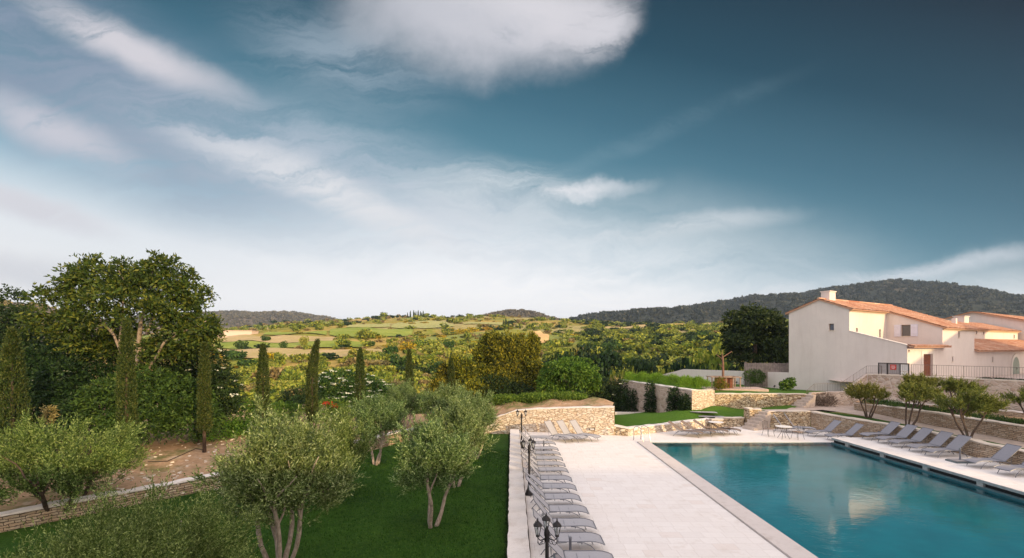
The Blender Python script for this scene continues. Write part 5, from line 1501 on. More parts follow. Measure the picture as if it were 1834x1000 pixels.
def blobs_px(lst, o):      # (px,py,Y,rpx_x,rpx_y[,ry])
    out = []
    for l in lst:
        px_, py_, Y_, ax, ay = l[:5]
        c = W3(px_, py_, Y_, o); k = Y_ / FP
        out.append((*c, ax * k, (l[5] if len(l) > 5 else ax * k * .9), ay * k))
    return out

# big spreading walnut-like tree
o = (at(235, 800, 25.1).x, 29.0, .2)
wb_ = blobs_px([(250, 500, 25.1, 62, 30), (180, 512, 25.1, 60, 34), (135, 500, 24.6, 30, 24), (300, 505, 25.1, 55, 34), (345, 530, 25.1, 26, 20, .8), (240, 480, 25.6, 30, 22), (295, 474, 24.6, 34, 16), (160, 476, 25.3, 36, 14),
                (110, 545, 24.6, 42, 32), (75, 575, 24.1, 34, 30), (160, 560, 24.1, 55, 34), (235, 545, 23.7, 60, 30), (305, 550, 24.1, 50, 24), (330, 520, 25.1, 40, 20), (360, 585, 24.5, 36, 32), (330, 600, 24.7, 46, 40), (375, 600, 24.3, 22, 26), (165, 610, 25.4, 50, 26), (120, 590, 25.4, 36, 30), (300, 630, 25.2, 40, 24), (215, 600, 26, 40, 26)], o)
rng = np.random.default_rng(5)
stems = []
for (a, b2, r0, r1) in [((242, 800, 25.1), (240, 662, 25.1), .26, .17), ((240, 670, 25.1), (262, 540, 24.5), .14, .07), ((262, 600, 24.7), (300, 500, 25.1), .09, .03), ((240, 690, 25.1), (200, 590, 24.6), .11, .05), ((204, 600, 24.6), (140, 530, 25.1), .07, .025),
                        ((215, 625, 24.7), (222, 500, 25.1), .08, .03), ((262, 665, 24.9), (295, 612, 24.1), .09, .05), ((295, 612, 24.1), (370, 575, 24.1), .05, .02), ((246, 560, 24.6), (210, 480, 25.1), .05, .02), ((262, 545, 24.5), (275, 480, 24.9), .05, .02)]:
    p0, p1 = W3(*a, o), W3(*b2, o); stems.append((bent(p0, p1, 7, .03, rng), r0, r1))
def clumpy(bl, per, rg, size=(.26, .42), squash=.7, r0=.55):
    out = []
    for b_ in bl:
        for k in range(per):
            d = unit(rg.normal(size=3)); r = rg.uniform(r0, 1.0); s = rg.uniform(*size)
            out.append((b_[0] + d[0] * b_[3] * r, b_[1] + d[1] * b_[4] * r, b_[2] + d[2] * b_[5] * r, b_[3] * s, b_[4] * s, b_[5] * s * squash))
    return out
t = make_broad(50, clumpy(wb_, 11, rng, (.14, .25)), stems, 5200, 'walnut', .22, .09, 6, (.3, .65), .45, 'bark_pale', 'walnut_tree', .4)
t.location = o; tag(t, 'largest spreading leafy tree at the left with pale forked branches against the sky', 'tree')

def bush(seed, base, blobs, n, mat, L, W, label, name='shrub', cat='shrub', group=None, **k):
    o = tuple(base)
    t = make_broad(seed, blobs_px(blobs, o), k.pop('stems', []), n, mat, L, W, name=name, **k)
    t.location = o; tag(t, label, cat, group); return t
G_EL = 'white-flowering elder shrubs'
def b0(px, Y, z=-1.0):
    return (at(px, 0, Y).x, Y, z)
bush(60, b0(30, 27), [(20, 600, 27, 55, 50), (-20, 640, 27, 60, 60), (60, 640, 27, 60, 50), (40, 700, 26.5, 80, 60), (-30, 580, 28, 50, 40), (10, 545, 28, 26, 26, 1)], 4600, 'darkgreen', .20, .08, 'big dark tree mass cut by the left picture edge', name='leafy_tree', cat='tree', nleaf=6, spr=(.35, .7), stems=[([(0, 0, 0), (0, 0, 4)], .2, .1)])
bush(61, b0(80, 25.5), [(75, 680, 25.5, 50, 48), (55, 650, 25.5, 36, 30), (110, 700, 25, 40, 38), (60, 740, 25, 70, 50)], 2300, 'darkgreen', .17, .07, 'dark elder shrub with white flower heads at the far left behind the olive', name='elder_shrub', group=G_EL, flowers=60, nleaf=6, fl_size=.17)
bush(62, b0(150, 25), [(150, 640, 26.5, 65, 45), (130, 700, 25, 60, 60), (200, 640, 26.5, 45, 40), (170, 740, 24.5, 60, 40)], 3000, 'darkgreen', .18, .07, 'dark green shrub below the left side of the spreading tree', nleaf=6)
bush(63, b0(275, 24.5), [(260, 700, 24.5, 55, 42), (310, 715, 24.5, 60, 40), (200, 720, 24, 50, 40), (350, 745, 24.5, 40, 30), (250, 755, 23.8, 60, 22)], 3600, 'midgreen', .20, .075, 'leafy mid-green shrub with drooping leaves behind the two left cypresses', nleaf=6, droop=.6)
bush(64, b0(330, 27), [(310, 640, 27, 50, 40), (360, 660, 27, 44, 44), (385, 700, 26.5, 40, 40), (330, 690, 26.5, 50, 40), (400, 720, 26, 26, 26)], 3200, 'darkgreen', .18, .07, 'tall dark elder shrub with white flower heads under the right side of the spreading tree', name='elder_shrub', group=G_EL, flowers=90, nleaf=6)
bush(65, b0(420, 29), [(425, 745, 28, 44, 26), (385, 768, 26, 30, 22), (455, 770, 28, 40, 20)], 1900, 'bright', .16, .05, 'light green weedy shrub to the right of the slim brownish cypress', nleaf=6)
bush(66, b0(615, 42, -2.4), [(610, 690, 42, 44, 26), (580, 695, 41.5, 24, 20), (650, 700, 42, 40, 28), (640, 725, 41, 50, 24), (690, 712, 42, 30, 22)], 2600, 'midgreen', .22, .10, 'rounded elder shrub covered in white flowers behind the cypress row', name='elder_shrub', group=G_EL, flowers=260, nleaf=6, fl_size=.27)
bush(67, b0(1085, 42, -3.0), [(1080, 712, 42, 30, 24), (1105, 710, 42, 22, 28), (1060, 730, 42, 34, 20)], 1500, 'darkgreen', .2, .09, 'dark elder shrub with a few white flowers behind the far end of the pale wall', name='elder_shrub', group=G_EL, flowers=26, nleaf=6)
# green weeds on the bank behind the low wall and far wall
G_W = 'bushy green plants behind the cypress row'
for i, (px_, Y_, py_, ax, ay, mt, lab) in enumerate([(500, 33, 738, 40, 16, 'bright', 'bright green weeds between the first two mid cypresses'), (600, 34, 735, 50, 18, 'bright', 'bright green weeds below the flowering elder'),
     (700, 38, 728, 50, 16, 'midgreen', 'green weeds left of the second-last cypress'), (540, 36, 715, 36, 22, 'darkgreen', 'dark clump between the cypresses'), (770, 38, 722, 44, 16, 'bright', 'green weeds at the foot of the yellow conifers'),
     (905, 34.2, 715, 32, 3, 'bright', 'low green plants on the soil bank, left part above the pale wall'), (960, 34.2, 712, 32, 3.5, 'bright', 'low green plants on the soil bank, middle part above the pale wall'), (1015, 34.0, 711, 34, 3.5, 'bright', 'low green plants on the soil bank, right part above the pale wall')]):
    bush(70 + i, (at(px_, py_, Y_).x, Y_, soil_z(at(px_, py_, Y_).x, min(Y_, 44))), [(px_, py_, Y_, ax, ay), (px_ - ax * .5, py_ + 3, Y_, ax * .5, ay * .8), (px_ + ax * .5, py_ + 2, Y_, ax * .5, ay * .8)], 1100, mt, .15, .05, lab, group=G_W, nleaf=5, spr=(.2, .4), up=.6)
q = bush(79, (at(585, 722, 33.5).x, 33.5, .2), [(588, 723, 33.5, 10, 3), (600, 727, 33.3, 6, 3)], 60, 'poppy', .10, .06, 'small patch of red poppies behind the cypress row', name='poppies', cat='flowers', nleaf=3, spr=(.05, .1))
bush(78, (at(85, 745, 22).x, 22, .3), [(88, 742, 22, 6, 14)], 120, 'browny', .12, .04, 'dry orange-brown twig plant behind the left olive', nleaf=4, spr=(.1, .3))

# yellow-green conifers in the middle
G_YC = 'yellow-green conifers beyond the bank'
yc = [((905, 46), [(905, 640, 46, 34, 44), (890, 625, 46, 20, 30), (925, 625, 46, 22, 28), (905, 690, 45.5, 50, 34)], 'tallest yellow-green conifer in the middle of the view'),
      ((870, 47), [(868, 640, 47, 22, 40), (880, 612, 47, 16, 18), (865, 690, 46, 34, 36)], 'yellow-green conifer just left of the tallest one'),
      ((945, 47), [(945, 640, 47, 24, 36), (955, 620, 47, 14, 20), (955, 680, 46, 24, 34)], 'yellow-green conifer just right of the tallest one'),
      ((835, 44), [(832, 672, 44, 26, 30), (815, 655, 44, 10, 20), (845, 700, 43.5, 36, 22)], 'lower yellow-green conifer beside the last cypress'),
      ((800, 45), [(797, 680, 45, 18, 28), (790, 700, 44, 26, 18)], 'small yellow-tipped conifer left of the last cypress')]
for i, ((px_, Y_), bl, lab) in enumerate(yc):
    base = (at(px_, 0, Y_).x, Y_, -2.6)
    bl2 = blobs_px(bl, base); rg = np.random.default_rng(80 + i)
    ex = []
    bl2 = [(q_[0], q_[1], q_[2], q_[3] * .8, q_[4] * .8, q_[5] * .8) for q_ in bl2]
    for b_ in bl2:
        for k in range(9):
            d = unit(rg.normal(size=3)); d[1] = -abs(d[1]) * .8
            ex.append((b_[0] + d[0] * b_[3] * .8, b_[1] + d[1] * b_[4] * .8, b_[2] + d[2] * b_[5] * .85, b_[3] * .32, b_[4] * .32, b_[5] * .42))
    t = make_broad(80 + i, bl2 + ex, [([(0, 0, 0), (0, 0, 5)], .2, .08)], 3600 if i < 3 else 2200, 'yellowgreen', .25, .11, 4, (.2, .45), -.15, 'bark_dark', 'conifer_tree', .75, up=.9)
    t.location = base; tag(t, lab, 'tree', G_YC)
bush(88, (at(880, 0, 44).x, 44, -2.5), [(885, 700, 44, 44, 26), (925, 708, 43.6, 34, 20), (845, 712, 43.6, 30, 16)], 2400, 'darkgreen', .2, .07, 'dark thicket at the foot of the yellow-green conifers', nleaf=5)
# round bright tree
o = (at(1025, 722, 41).x, 41, -1.0)
t = make_broad(90, (lambda bl: clumpy(bl, 9, np.random.default_rng(3), (.26, .42), .8, .5))(blobs_px([(1020, 664, 41, 44, 24), (1000, 672, 41, 30, 24), (1045, 672, 41, 28, 26), (1022, 652, 41.3, 30, 12), (985, 684, 41, 22, 20), (1060, 680, 41, 14, 20), (1010, 695, 41, 24, 12)], o)),
               [(bent(W3(1027, 730, 41, o), W3(1024, 690, 41, o), 4, .02, rng), .16, .11), (bent(W3(1024, 695, 41, o), W3(1000, 665, 41, o), 4, .05, rng), .08, .03), (bent(W3(1024, 695, 41, o), W3(1050, 668, 41, o), 4, .05, rng), .08, .03)],
               2600, 'bright', .27, .10, 6, (.25, .5), .7, 'bark_pale', 'leafy_tree', .55)
t.location = o; tag(t, 'rounded bright green tree with short trunk right of the yellow-green conifers', 'tree')

M['darktree'] = mat_leaf('leaf_dark_tree', [(0.010, 0.022, 0.006), (0.03, 0.05, 0.012), (0.075, 0.095, 0.02)], .2)
# big dark tree behind the house
o = (at(1352, 650, 56).x, 56, 2.0)
t = make_broad(91, (lambda bl: clumpy(bl, 10, np.random.default_rng(4), (.26, .42), .8, .55))(blobs_px([(1350, 580, 56, 42, 30), (1325, 600, 56, 36, 34), (1380, 600, 56, 32, 36), (1352, 562, 56, 24, 15), (1308, 622, 56, 20, 24), (1350, 625, 55, 54, 26), (1395, 640, 56, 20, 20)], o)),
               [([(0, 0, 0), (0, 0, 4)], .35, .2)], 4200, 'darktree', .34, .17, 5, (.3, .6), .1, 'bark_dark', 'leafy_tree', .5)
t.location = o; tag(t, 'large rounded very dark green tree standing left of the house', 'tree')

# bare pollarded trunk through the counter
rg = np.random.default_rng(7)
bt = empty('bare_tree', (TB.x, TB.y, tb.location.z), 0, 'bare reddish trunk with a few cut branches rising through the wooden counter', 'tree')
Hk = TB.y / FP
q = MB(); q.tube(bent((0, 0, -.2), (-.08, 0, 64 * Hk - .3), 8, .01, rg), list(np.linspace(.12, .07, 9)), 9)
q.tube([(-.08, 0, 46 * Hk), (-.06, 0, 56 * Hk), (.25, 0, 60 * Hk), (.72, .1, 66 * Hk)], [.06, .05, .035, .025], 7)
q.tube([(-.08, 0, 44 * Hk), (-.1, 0, 52 * Hk), (-.35, .1, 57 * Hk), (-.62, 0, 61 * Hk)], [.05, .04, .03, .02], 7)
q.tube([(-.08, 0, 50 * Hk), (-.12, 0, 60 * Hk), (-.12, 0, 69 * Hk)], [.05, .04, .02], 7)
q.tube([(-.07, 0, 36 * Hk), (-.25, 0, 41 * Hk), (-.4, 0, 43 * Hk)], [.04, .03, .02], 6)
q.build('trunk', M['bark_red'], bt, smooth=True)
p = np.array([(-.12, 0, 66 * Hk), (-.2, 0, 61 * Hk), (-.5, 0, 61 * Hk)]); p = np.repeat(p, 10, 0) + .18 * rg.normal(size=(30, 3))
link(quads_mesh('crown', sprigs(p, unit(rg.normal(size=(30, 3)) + [0, 0, 1]), .2, 4, .12, .03, rg, .5), M['scrub']), 'crown', bt)

def small(seed, x, y, z, blobs, n, mat, L, W, label, name='shrub', cat='shrub', group=None, **k):
    t = make_broad(seed, blobs, k.pop('stems', []), n, mat, L, W, name=name, **k)
    t.location = (x, y, z); tag(t, label, cat, group); return t
small(100, TB.x - .75, TB.y - 1.0, tb.location.z, [(0, 0, .5, .45, .4, .45), (.35, 0, .25, .3, .3, .3), (-.2, -.2, .15, .35, .3, .3)], 420, 'yellowgreen', .10, .05, 'small yellow-green shrub in front of the wooden counter', nleaf=4, spr=(.1, .25))
small(101, at(1411, 695, 40).x, 40, pl(23, 40), [(0, 0, .55, .5, .5, .3), (.25, 0, .8, .3, .3, .2), (-.3, 0, .35, .35, .35, .25)], 420, 'bright', .13, .09, 'small round-leaved shrub at the foot of the rendered wall near the stair', nleaf=4, spr=(.1, .25), stems=[([(0, 0, 0), (0, 0, .6)], .03, .02)])
small(102, at(1349, 663, 45).x, 45, 2.2, [(0, 0, .6, .95, .7, .65), (.4, 0, .5, .7, .6, .6)], 900, 'midgreen', .10, .05, 'clipped mid-green bush above the rendered wall by the wooden fence', nleaf=4, spr=(.1, .2))
small(103, at(1480, 728, 36).x, 36.2, 1.05, [(0, 0, .45, .75, .35, .5), (.45, 0, .3, .5, .3, .35), (-.5, 0, .3, .4, .3, .35)], 600, 'purple', .09, .03, 'purplish-brown twiggy shrub at the foot of the stepped rubble wall', nleaf=5, spr=(.2, .45), up=.8)
G_CL = 'dark climbing shrubs on the shaded wall'
for i, (px_, Y_, top, bot, wd_, lab) in enumerate([(1133, 40.8, 697, 738, 18, 'leftmost spreading'), (1170, 38.8, 684, 740, 9, 'tall narrow'), (1214, 36.6, 694, 738, 12, 'leafy'), (1232, 35.6, 706, 736, 10, 'short, next to the wall corner')]):
    c = at(px_, bot, Y_); H_ = (bot - top) * Y_ / FP; w_ = wd_ * Y_ / FP
    small(104 + i, c.x - .35, c.y - .35, c.z - .1, [(0, 0, H_ * f, w_ * (1 if f < .6 else .75), .35, H_ * .28) for f in (.2, .5, .8)], 700, 'darkgreen', .12, .07, 'dark green climber on the shaded wall below the hedge, ' + lab, name='climbing_shrub', group=G_CL, nleaf=4, spr=(.12, .3))
# bright hedge along the wall top
hp_ = [at(1124, 683, 42.0), at(1160, 684, 40.6), at(1200, 688, 38.6), at(1235, 692, 36.8), at(1265, 695, 36.6)]
rg = np.random.default_rng(12); Ps, Ns = [], []
nseg = 5200
tt = rg.uniform(0, 4, nseg); i0 = tt.astype(int).clip(0, 3); f = tt - i0
A = np.array([tuple(v) for v in hp_]); ctr = A[i0] * (1 - f[:, None]) + A[i0 + 1] * f[:, None]
ph = rg.uniform(0, math.pi, nseg)
rx_ = .42 + .12 * np.sin(tt * 7); rz_ = .50 + .12 * np.sin(tt * 9 + 1)
ctr[:, 2] -= .12
off = np.stack([np.cos(ph) * rx_ * .9, np.cos(ph) * rx_ * .6 + .1, np.sin(ph) * rz_], 1)
Vh = sprigs(ctr + off + .06 * rg.normal(size=off.shape), unit(off + np.array([0, 0, .6]) + .4 * rg.normal(size=off.shape)), .3, 5, .13, .022, rg, .4)
he = link(quads_mesh('hedge', Vh, M['hedge']), 'hedge'); tag(he, 'bright yellow-green feathery hedge running along the top of the stone wall', 'hedge')
hp2 = small(110, at(1172, 678, 44).x, 44, 2.3, [(0, 0, .35, 1.1, .5, .35), (-1.2, .3, .3, .9, .4, .3)], 900, 'bright', .13, .03, 'second mid-green mound of hedge behind the bright one', name='hedge', cat='hedge', nleaf=5, spr=(.15, .3), up=.5)
# low planting in the bed under the rubble wall and on its top
def strip_plants(name, path, wid, hgt, n, mat, label, L=.12, W=.03, kind=None, cat=None, seed=1):
    rg = np.random.default_rng(seed); A = np.array(path, float)
    seg = np.linalg.norm(np.diff(A, axis=0), axis=1); cum = np.concatenate([[0], np.cumsum(seg)])
    s = rg.uniform(0, cum[-1], n); i = np.searchsorted(cum, s) - 1; i = i.clip(0, len(seg) - 1); f = (s - cum[i]) / seg[i]
    c = A[i] * (1 - f[:, None]) + A[i + 1] * f[:, None]
    c[:, 0] += rg.uniform(-wid, wid, n); c[:, 1] += rg.uniform(-.1, .1, n)
    hh = hgt * (.55 + .45 * np.sin(s * 2.1) * np.sin(s * .7 + 1)) * rg.uniform(.2, 1, n)
    c[:, 2] += hh * .5
    V = sprigs(c, unit(rg.normal(size=(n, 3)) * .5 + [0, 0, 1]), hgt * .5, 4, L, W, rg, .5)
    o = link(quads_mesh(name, V, M[mat]), name); tag(o, label, cat, None, kind); return o
strip_plants('ground_cover', [(25.2, 33.5, 1.55), (25.4, 30, 1.55), (25.6, 25, 1.55), (25.7, 15, 1.55)], .95, .38, 5200, 'midgreen', 'dark green low planting in the bed above the path', kind='stuff', seed=3)
strip_plants('grass_verge', [(30.6, 31.3, 3.4), (31.6, 29.3, 3.4), (34.5, 23, 3.4)], .22, .16, 1500, 'darkgreen', 'dark grass fringe on top of the big rubble wall', L=.10, W=.02, kind='stuff', seed=4)
strip_plants('lawn_edge_grass', [(-.10, 2, LAWN_Z), (-.10, 31.4, LAWN_Z)], .10, .16, 5200, 'darkgreen', 'dark grass growing against the low wall', L=.06, W=.012, kind='stuff', seed=5)

# irrigation pipe and stones on the bare soil
q = MB(); pts = [gp(265, 828, .38), gp(300, 826, .38), gp(330, 818, .36), gp(350, 812, .36), gp(362, 812, .4)]
pts = [Vector((p.x, p.y, soil_z(p.x, p.y) + .05)) for p in pts]; q.tube(pts, .018, 6); o = q.build('irrigation_pipe', M['iron']); tag(o, 'thin black irrigation pipe lying on the bare soil by the cypress foot', 'pipe')
rg = np.random.default_rng(33); q = MB()
for k in range(240):
    x = rg.uniform(-18, -9); y = rg.uniform(17, 27)
    s = rg.uniform(.02, .07); z = soil_z(x, y)
    ang = rg.uniform(0, 3); mt = Matrix.Translation((x, y, z)) @ Matrix.Rotation(ang, 4, 'Z') @ Matrix.Rotation(rg.uniform(-.5, .5), 4, 'X')
    q.box(-s, s, -s * .7, s * .7, -s * .4, s * .5, mt)
o = q.build('gravel', M['coping'], bevel=.012); tag(o, 'pale loose stones scattered on the bare soil', kind='stuff')

# short grass tufts on the near lawn give it a nap
rg = np.random.default_rng(44); n = 90000
x = rg.uniform(-14, -.15, n); y = 4.5 + 22 * rg.uniform(0, 1, n) ** 1.5
lw = np.array(LW); xl = np.interp(y, lw[:, 1], lw[:, 0]); sel = x > xl + .1; x, y = x[sel], y[sel]; n = len(x)
c = np.stack([x, y, np.full(n, LAWN_Z + .02)], 1)
Vg = leafq(c, unit(rg.normal(size=(n, 3)) * .45 + [0, 0, 1]), rg.uniform(.05, .11, n), .014 + .0006 * y, rg)
M['blade'] = mat_leaf('grass_blade', [(0.018, 0.060, 0.008), (0.046, 0.125, 0.014), (0.10, 0.20, 0.03)], .25)
tag(link(quads_mesh('grass', Vg, M['blade']), 'grass'), 'short dark green mown grass blades on the lawn', kind='stuff')

# ---- fields draped on the far slope (photo corner -> ground point)
def ground_hit(px_, py_, y0=95.0):
    Yb = y0
    while Yb < 545:
        x = (px_ - CX) * Yb / FP
        if HY - (tz(x, Yb) - EY) * FP / Yb <= py_: return x, Yb
        Yb += 1.0
    return (px_ - CX) * 540 / FP, 540.0
def mat_field(name, c1, c2, rows=0.0, rot=0.0):
    m, nt, N = nodes(name)
    g = N('ShaderNodeTexCoord').outputs['Object']
    a = noise_(N, g, 0.09, 5, 0.65); b = noise_(N, g, 0.9, 4, 0.7)
    c = mixc(N, rng_(N, a.outputs[0], 0.35, 0.65), c1, c2)
    c = mixc(N, rng_(N, b.outputs[0], 0.45, 0.75, 0, 0.6), c, tuple(x * 0.6 for x in c1))
    if rows:
        mp = N('ShaderNodeMapping', {'Vector': g, 'Rotation': (0, 0, rot)})
        w_ = N('ShaderNodeTexWave', {'Vector': mp.outputs[0], 'Scale': rows, 'Distortion': 0.6})
        c = mixc(N, rng_(N, w_.outputs['Fac'], 0.45, 0.75, 0, 0.75), c, (0.62, 0.50, 0.30))
    finish(nt, N, c, 0.95, b.outputs[0], 0.8, 0.3, spec=0.05)
    return m
M['f_green'] = mat_field('field_green', (0.22, 0.29, 0.05), (0.36, 0.40, 0.09)); M['f_tan'] = mat_field('field_tan', (0.60, 0.44, 0.24), (0.44, 0.36, 0.15))
M['f_vine'] = mat_field('field_vines', (0.26, 0.34, 0.08), (0.34, 0.38, 0.10), 0.16, .2); M['f_earth'] = mat_field('bare_earth', (0.85, 0.58, 0.26), (0.70, 0.45, 0.20))
FIELDS = [('field', 'f_green', [(590, 602), (592, 591), (660, 588), (740, 592), (735, 604), (650, 606)]), ('field', 'f_tan', [(395, 614), (392, 604), (520, 603), (600, 606), (595, 614), (480, 616)]),
          ('field', 'f_green', [(385, 624), (386, 616), (520, 617), (660, 616), (655, 624), (500, 626)]), ('field', 'f_tan', [(385, 642), (388, 628), (520, 627), (680, 628), (695, 638), (600, 644), (480, 645)]),
          ('field', 'f_vine', [(700, 588), (712, 579), (800, 578), (815, 586), (760, 590)]), ('field', 'f_vine', [(620, 588), (640, 582), (700, 580), (698, 587)]), ('field', 'f_green', [(470, 601), (480, 596), (585, 594), (585, 602)]),
          ('field', 'f_tan', [(1075, 592), (1085, 586), (1140, 583), (1290, 577), (1290, 583), (1150, 590)]), ('field', 'f_vine', [(830, 582), (840, 578), (900, 578), (900, 584)]), ('bare_bank', 'f_earth', [(948, 612), (950, 597), (968, 594), (984, 603), (982, 614), (965, 618)])]
FPX = []
for nm_, mt, poly_ in FIELDS:
    pts = [ground_hit(a_, b_) for a_, b_ in poly_]
    try: o = struct(poly_patch(nm_, pts, lambda x, y: tz(x, y) + .45, M[mt], 5.0)); FPX.append(pts)
    except Exception as e: print('field', e)
def in_field(x, y):
    for P_ in FPX:
        r_ = False; n_ = len(P_)
        for i in range(n_):
            a_, b_ = P_[i], P_[(i + 1) % n_]
            if (a_[1] > y) != (b_[1] > y) and x < (b_[0] - a_[0]) * (y - a_[1]) / (b_[1] - a_[1]) + a_[0]: r_ = not r_
        if r_: return True
    return False
# ---- hillside vegetation
def clump_variant(seed, n, nb, L, W, flat=.8):
    rg = np.random.default_rng(seed)
    bl = [(0, 0, .42, .62, .62, .42)] + make_blobs((0, 0, .48), (1, 1, .55), nb, rg, (.28, .45))
    p, nm = blob_points(bl, n, rg, .72); p[:, 2] = np.abs(p[:, 2])
    d = unit(nm + .7 * rg.normal(size=p.shape)); d[:, 2] *= flat
    return leafq(p, unit(d), L * rg.uniform(.7, 1.3, n), W, rg)
small_vars = [clump_variant(300 + i, 150, 7, .34, .22) for i in range(4)]
tiny_vars = [clump_variant(320 + i, 40, 4, .66, .46) for i in range(4)]
variants = [clump_variant(200 + i, 520, 11, .22, .13) for i in range(5)]
mats_ = ['scrub', 'oaky', 'midgreen', 'darkgreen', 'browny', 'broom', 'yellowgreen']
labs_ = {'scrub': 'pale olive-brown shrub on the hillside', 'oaky': 'olive-green oak bush on the hillside', 'midgreen': 'fresh green bush on the hillside', 'darkgreen': 'dark green bush on the hillside',
         'browny': 'dry brown bush on the hillside', 'broom': 'yellow-flowering broom bush on the hillside', 'yellowgreen': 'golden-green bush on the hillside'}
vm = {}
for mt in mats_:
    for i, V in enumerate(variants): vm[(mt, i)] = quads_mesh('bush', V, M[mt])
rg = random.Random(77)
count = 0
def pick(Y, px):
    r = rg.random()
    if px > 1080: w_ = [.22, .34, .12, .24, .07, .01, .0]
    elif Y < 120: w_ = [.24, .24, .20, .04, .14, .10, .04]
    else: w_ = [.26, .26, .16, .08, .08, .13, .03]
    for m, q in zip(mats_, w_):
        if r < q: return m
        r -= q
    return 'scrub'
near = []
tries = 0
while count < 290 and tries < 8000:
    tries += 1
    Yb = 50 + 110 * rg.random() ** 1.25
    pxx = rg.uniform(375, 1300)
    if pxx > 1180 and Yb < 64: continue
    x = (pxx - CX) * Yb / FP
    s = rg.uniform(.9, 2.3) * (1 + Yb / 190)
    if Yb < 58: s *= .8
    if any((x - a) ** 2 + (Yb - b) ** 2 < (0.62 * (s + c)) ** 2 for a, b, c in near): continue
    if in_field(x, Yb): continue
    near.append((x, Yb, s)); mt = pick(Yb, pxx)
    o = link(vm[(mt, rg.randrange(5))], 'bush'); o.location = (x, Yb, tz(x, Yb) - .15 * s); o.rotation_euler = (0, 0, rg.uniform(0, 6.28)); o.scale = (s, s, s * rg.uniform(.75, 1.25))
    tag(o, labs_[mt], 'bush', labs_[mt].replace(' bush on the hillside', '') + ' bushes scattered on the hillside'); count += 1
G_BR = 'yellow broom bushes in flower'
for i, (px_, py_, w_) in enumerate([(428, 640, 11), (440, 655, 12), (424, 660, 10), (457, 650, 8), (398, 655, 10), (583, 640, 7), (572, 656, 6), (680, 645, 5), (715, 668, 7), (808, 600, 16), (830, 597, 18), (850, 594, 16), (872, 592, 14), (893, 591, 12), (790, 606, 12), (845, 618, 15), (832, 628, 12), (758, 606, 9), (757, 625, 8), (738, 581, 8), (760, 580, 8), (725, 580, 6), (935, 601, 10)]):
    x, Yb = ground_hit(px_, py_, 60.0); s = w_ * Yb / FP * .95
    o = link(vm[('broom', i % 5)], 'broom_bush'); o.location = (x, Yb, tz(x, Yb) - .2 * s); o.scale = (s, s, s * .75); o.rotation_euler = (0, 0, i); tag(o, 'bright yellow broom bush in flower on the sunlit slope', 'bush', G_BR)
G_FT = 'separate green trees standing between the fields'
for i, (px_, py_, w_, h_, mt) in enumerate([(433, 628, 15, 22, 'midgreen'), (650, 607, 16, 22, 'oaky'), (702, 640, 16, 26, 'midgreen'), (508, 626, 8, 16, 'midgreen'), (615, 624, 8, 14, 'midgreen'), (545, 622, 9, 24, 'scrub'), (478, 612, 10, 14, 'midgreen'), (665, 620, 10, 12, 'midgreen'),
      (500, 656, 16, 26, 'oaky'), (485, 668, 15, 22, 'scrub'), (545, 668, 15, 20, 'browny'), (625, 650, 14, 18, 'oaky'), (730, 660, 14, 22, 'scrub'), (770, 655, 16, 22, 'oaky'), (1060, 600, 12, 16, 'darkgreen'), (1090, 608, 14, 20, 'oaky'), (965, 640, 12, 16, 'browny')]):
    x, Yb = ground_hit(px_, py_, 60.0); k = Yb / FP
    o = link(vm[(mt, i % 5)], 'bushy_tree'); o.location = (x, Yb, tz(x, Yb) - .2); o.scale = (w_ * k, w_ * k, h_ * k * .95); o.rotation_euler = (0, 0, i * 1.7); tag(o, {'midgreen': 'fresh green tree between the fields', 'oaky': 'olive-green tree between the fields', 'scrub': 'pale thin tree between the fields', 'browny': 'brownish tree between the fields', 'darkgreen': 'dark tree between the fields'}[mt], 'tree', {'midgreen': 'fresh green', 'oaky': 'olive-green', 'scrub': 'pale thin', 'browny': 'brownish', 'darkgreen': 'dark'}[mt] + ' trees between the fields')
# right-hand wooded slope: larger dark trees
G_DT = 'dark trees on the wooded slope left of the house'
for i, (px_, py_, Y_, s, mt) in enumerate([(1215, 640, 62, 2.6, 'darkgreen'), (1180, 655, 58, 2.1, 'oaky'), (1250, 650, 58, 2.4, 'darkgreen'), (1275, 628, 66, 2.8, 'oaky'), (1150, 640, 70, 2.6, 'darkgreen'), (1120, 655, 60, 2.2, 'oaky'),
     (1100, 672, 52, 1.8, 'browny'), (1090, 625, 90, 3.2, 'darkgreen'), (1045, 625, 95, 3.4, 'darkgreen'), (1010, 628, 90, 2.6, 'darkgreen'), (1300, 655, 60, 2.4, 'darkgreen'), (1220, 675, 52, 1.6, 'darkgreen'), (1165, 678, 50, 1.6, 'darkgreen'), (1130, 690, 48, 1.5, 'darkgreen'), (1075, 690, 50, 1.6, 'oaky'), (1270, 670, 54, 1.8, 'oaky'), (1295, 600, 110, 3.4, 'oaky')]):
    c = at(px_, py_, Y_)
    o = link(vm[(mt, i % 5)], 'bushy_tree'); o.location = (c.x, c.y, c.z - s * .8 - .4); o.scale = (s * 1.1, s, s * 1.5); o.rotation_euler = (0, 0, i * 1.3)
    o.location.z = min(o.location.z, tz(c.x, c.y) + .2)
    o.scale = (s * 1.1, s, max(s, (c.z + s * .3 - o.location.z) * .95))
    tag(o, 'dark bushy tree on the wooded slope between the round tree and the house' if mt == 'darkgreen' else ('olive-brown bushy tree on the wooded slope between the round tree and the house' if mt != 'browny' else 'dry brown bushy tree above the end of the pale wall'), 'tree', G_DT if mt != 'browny' else None)

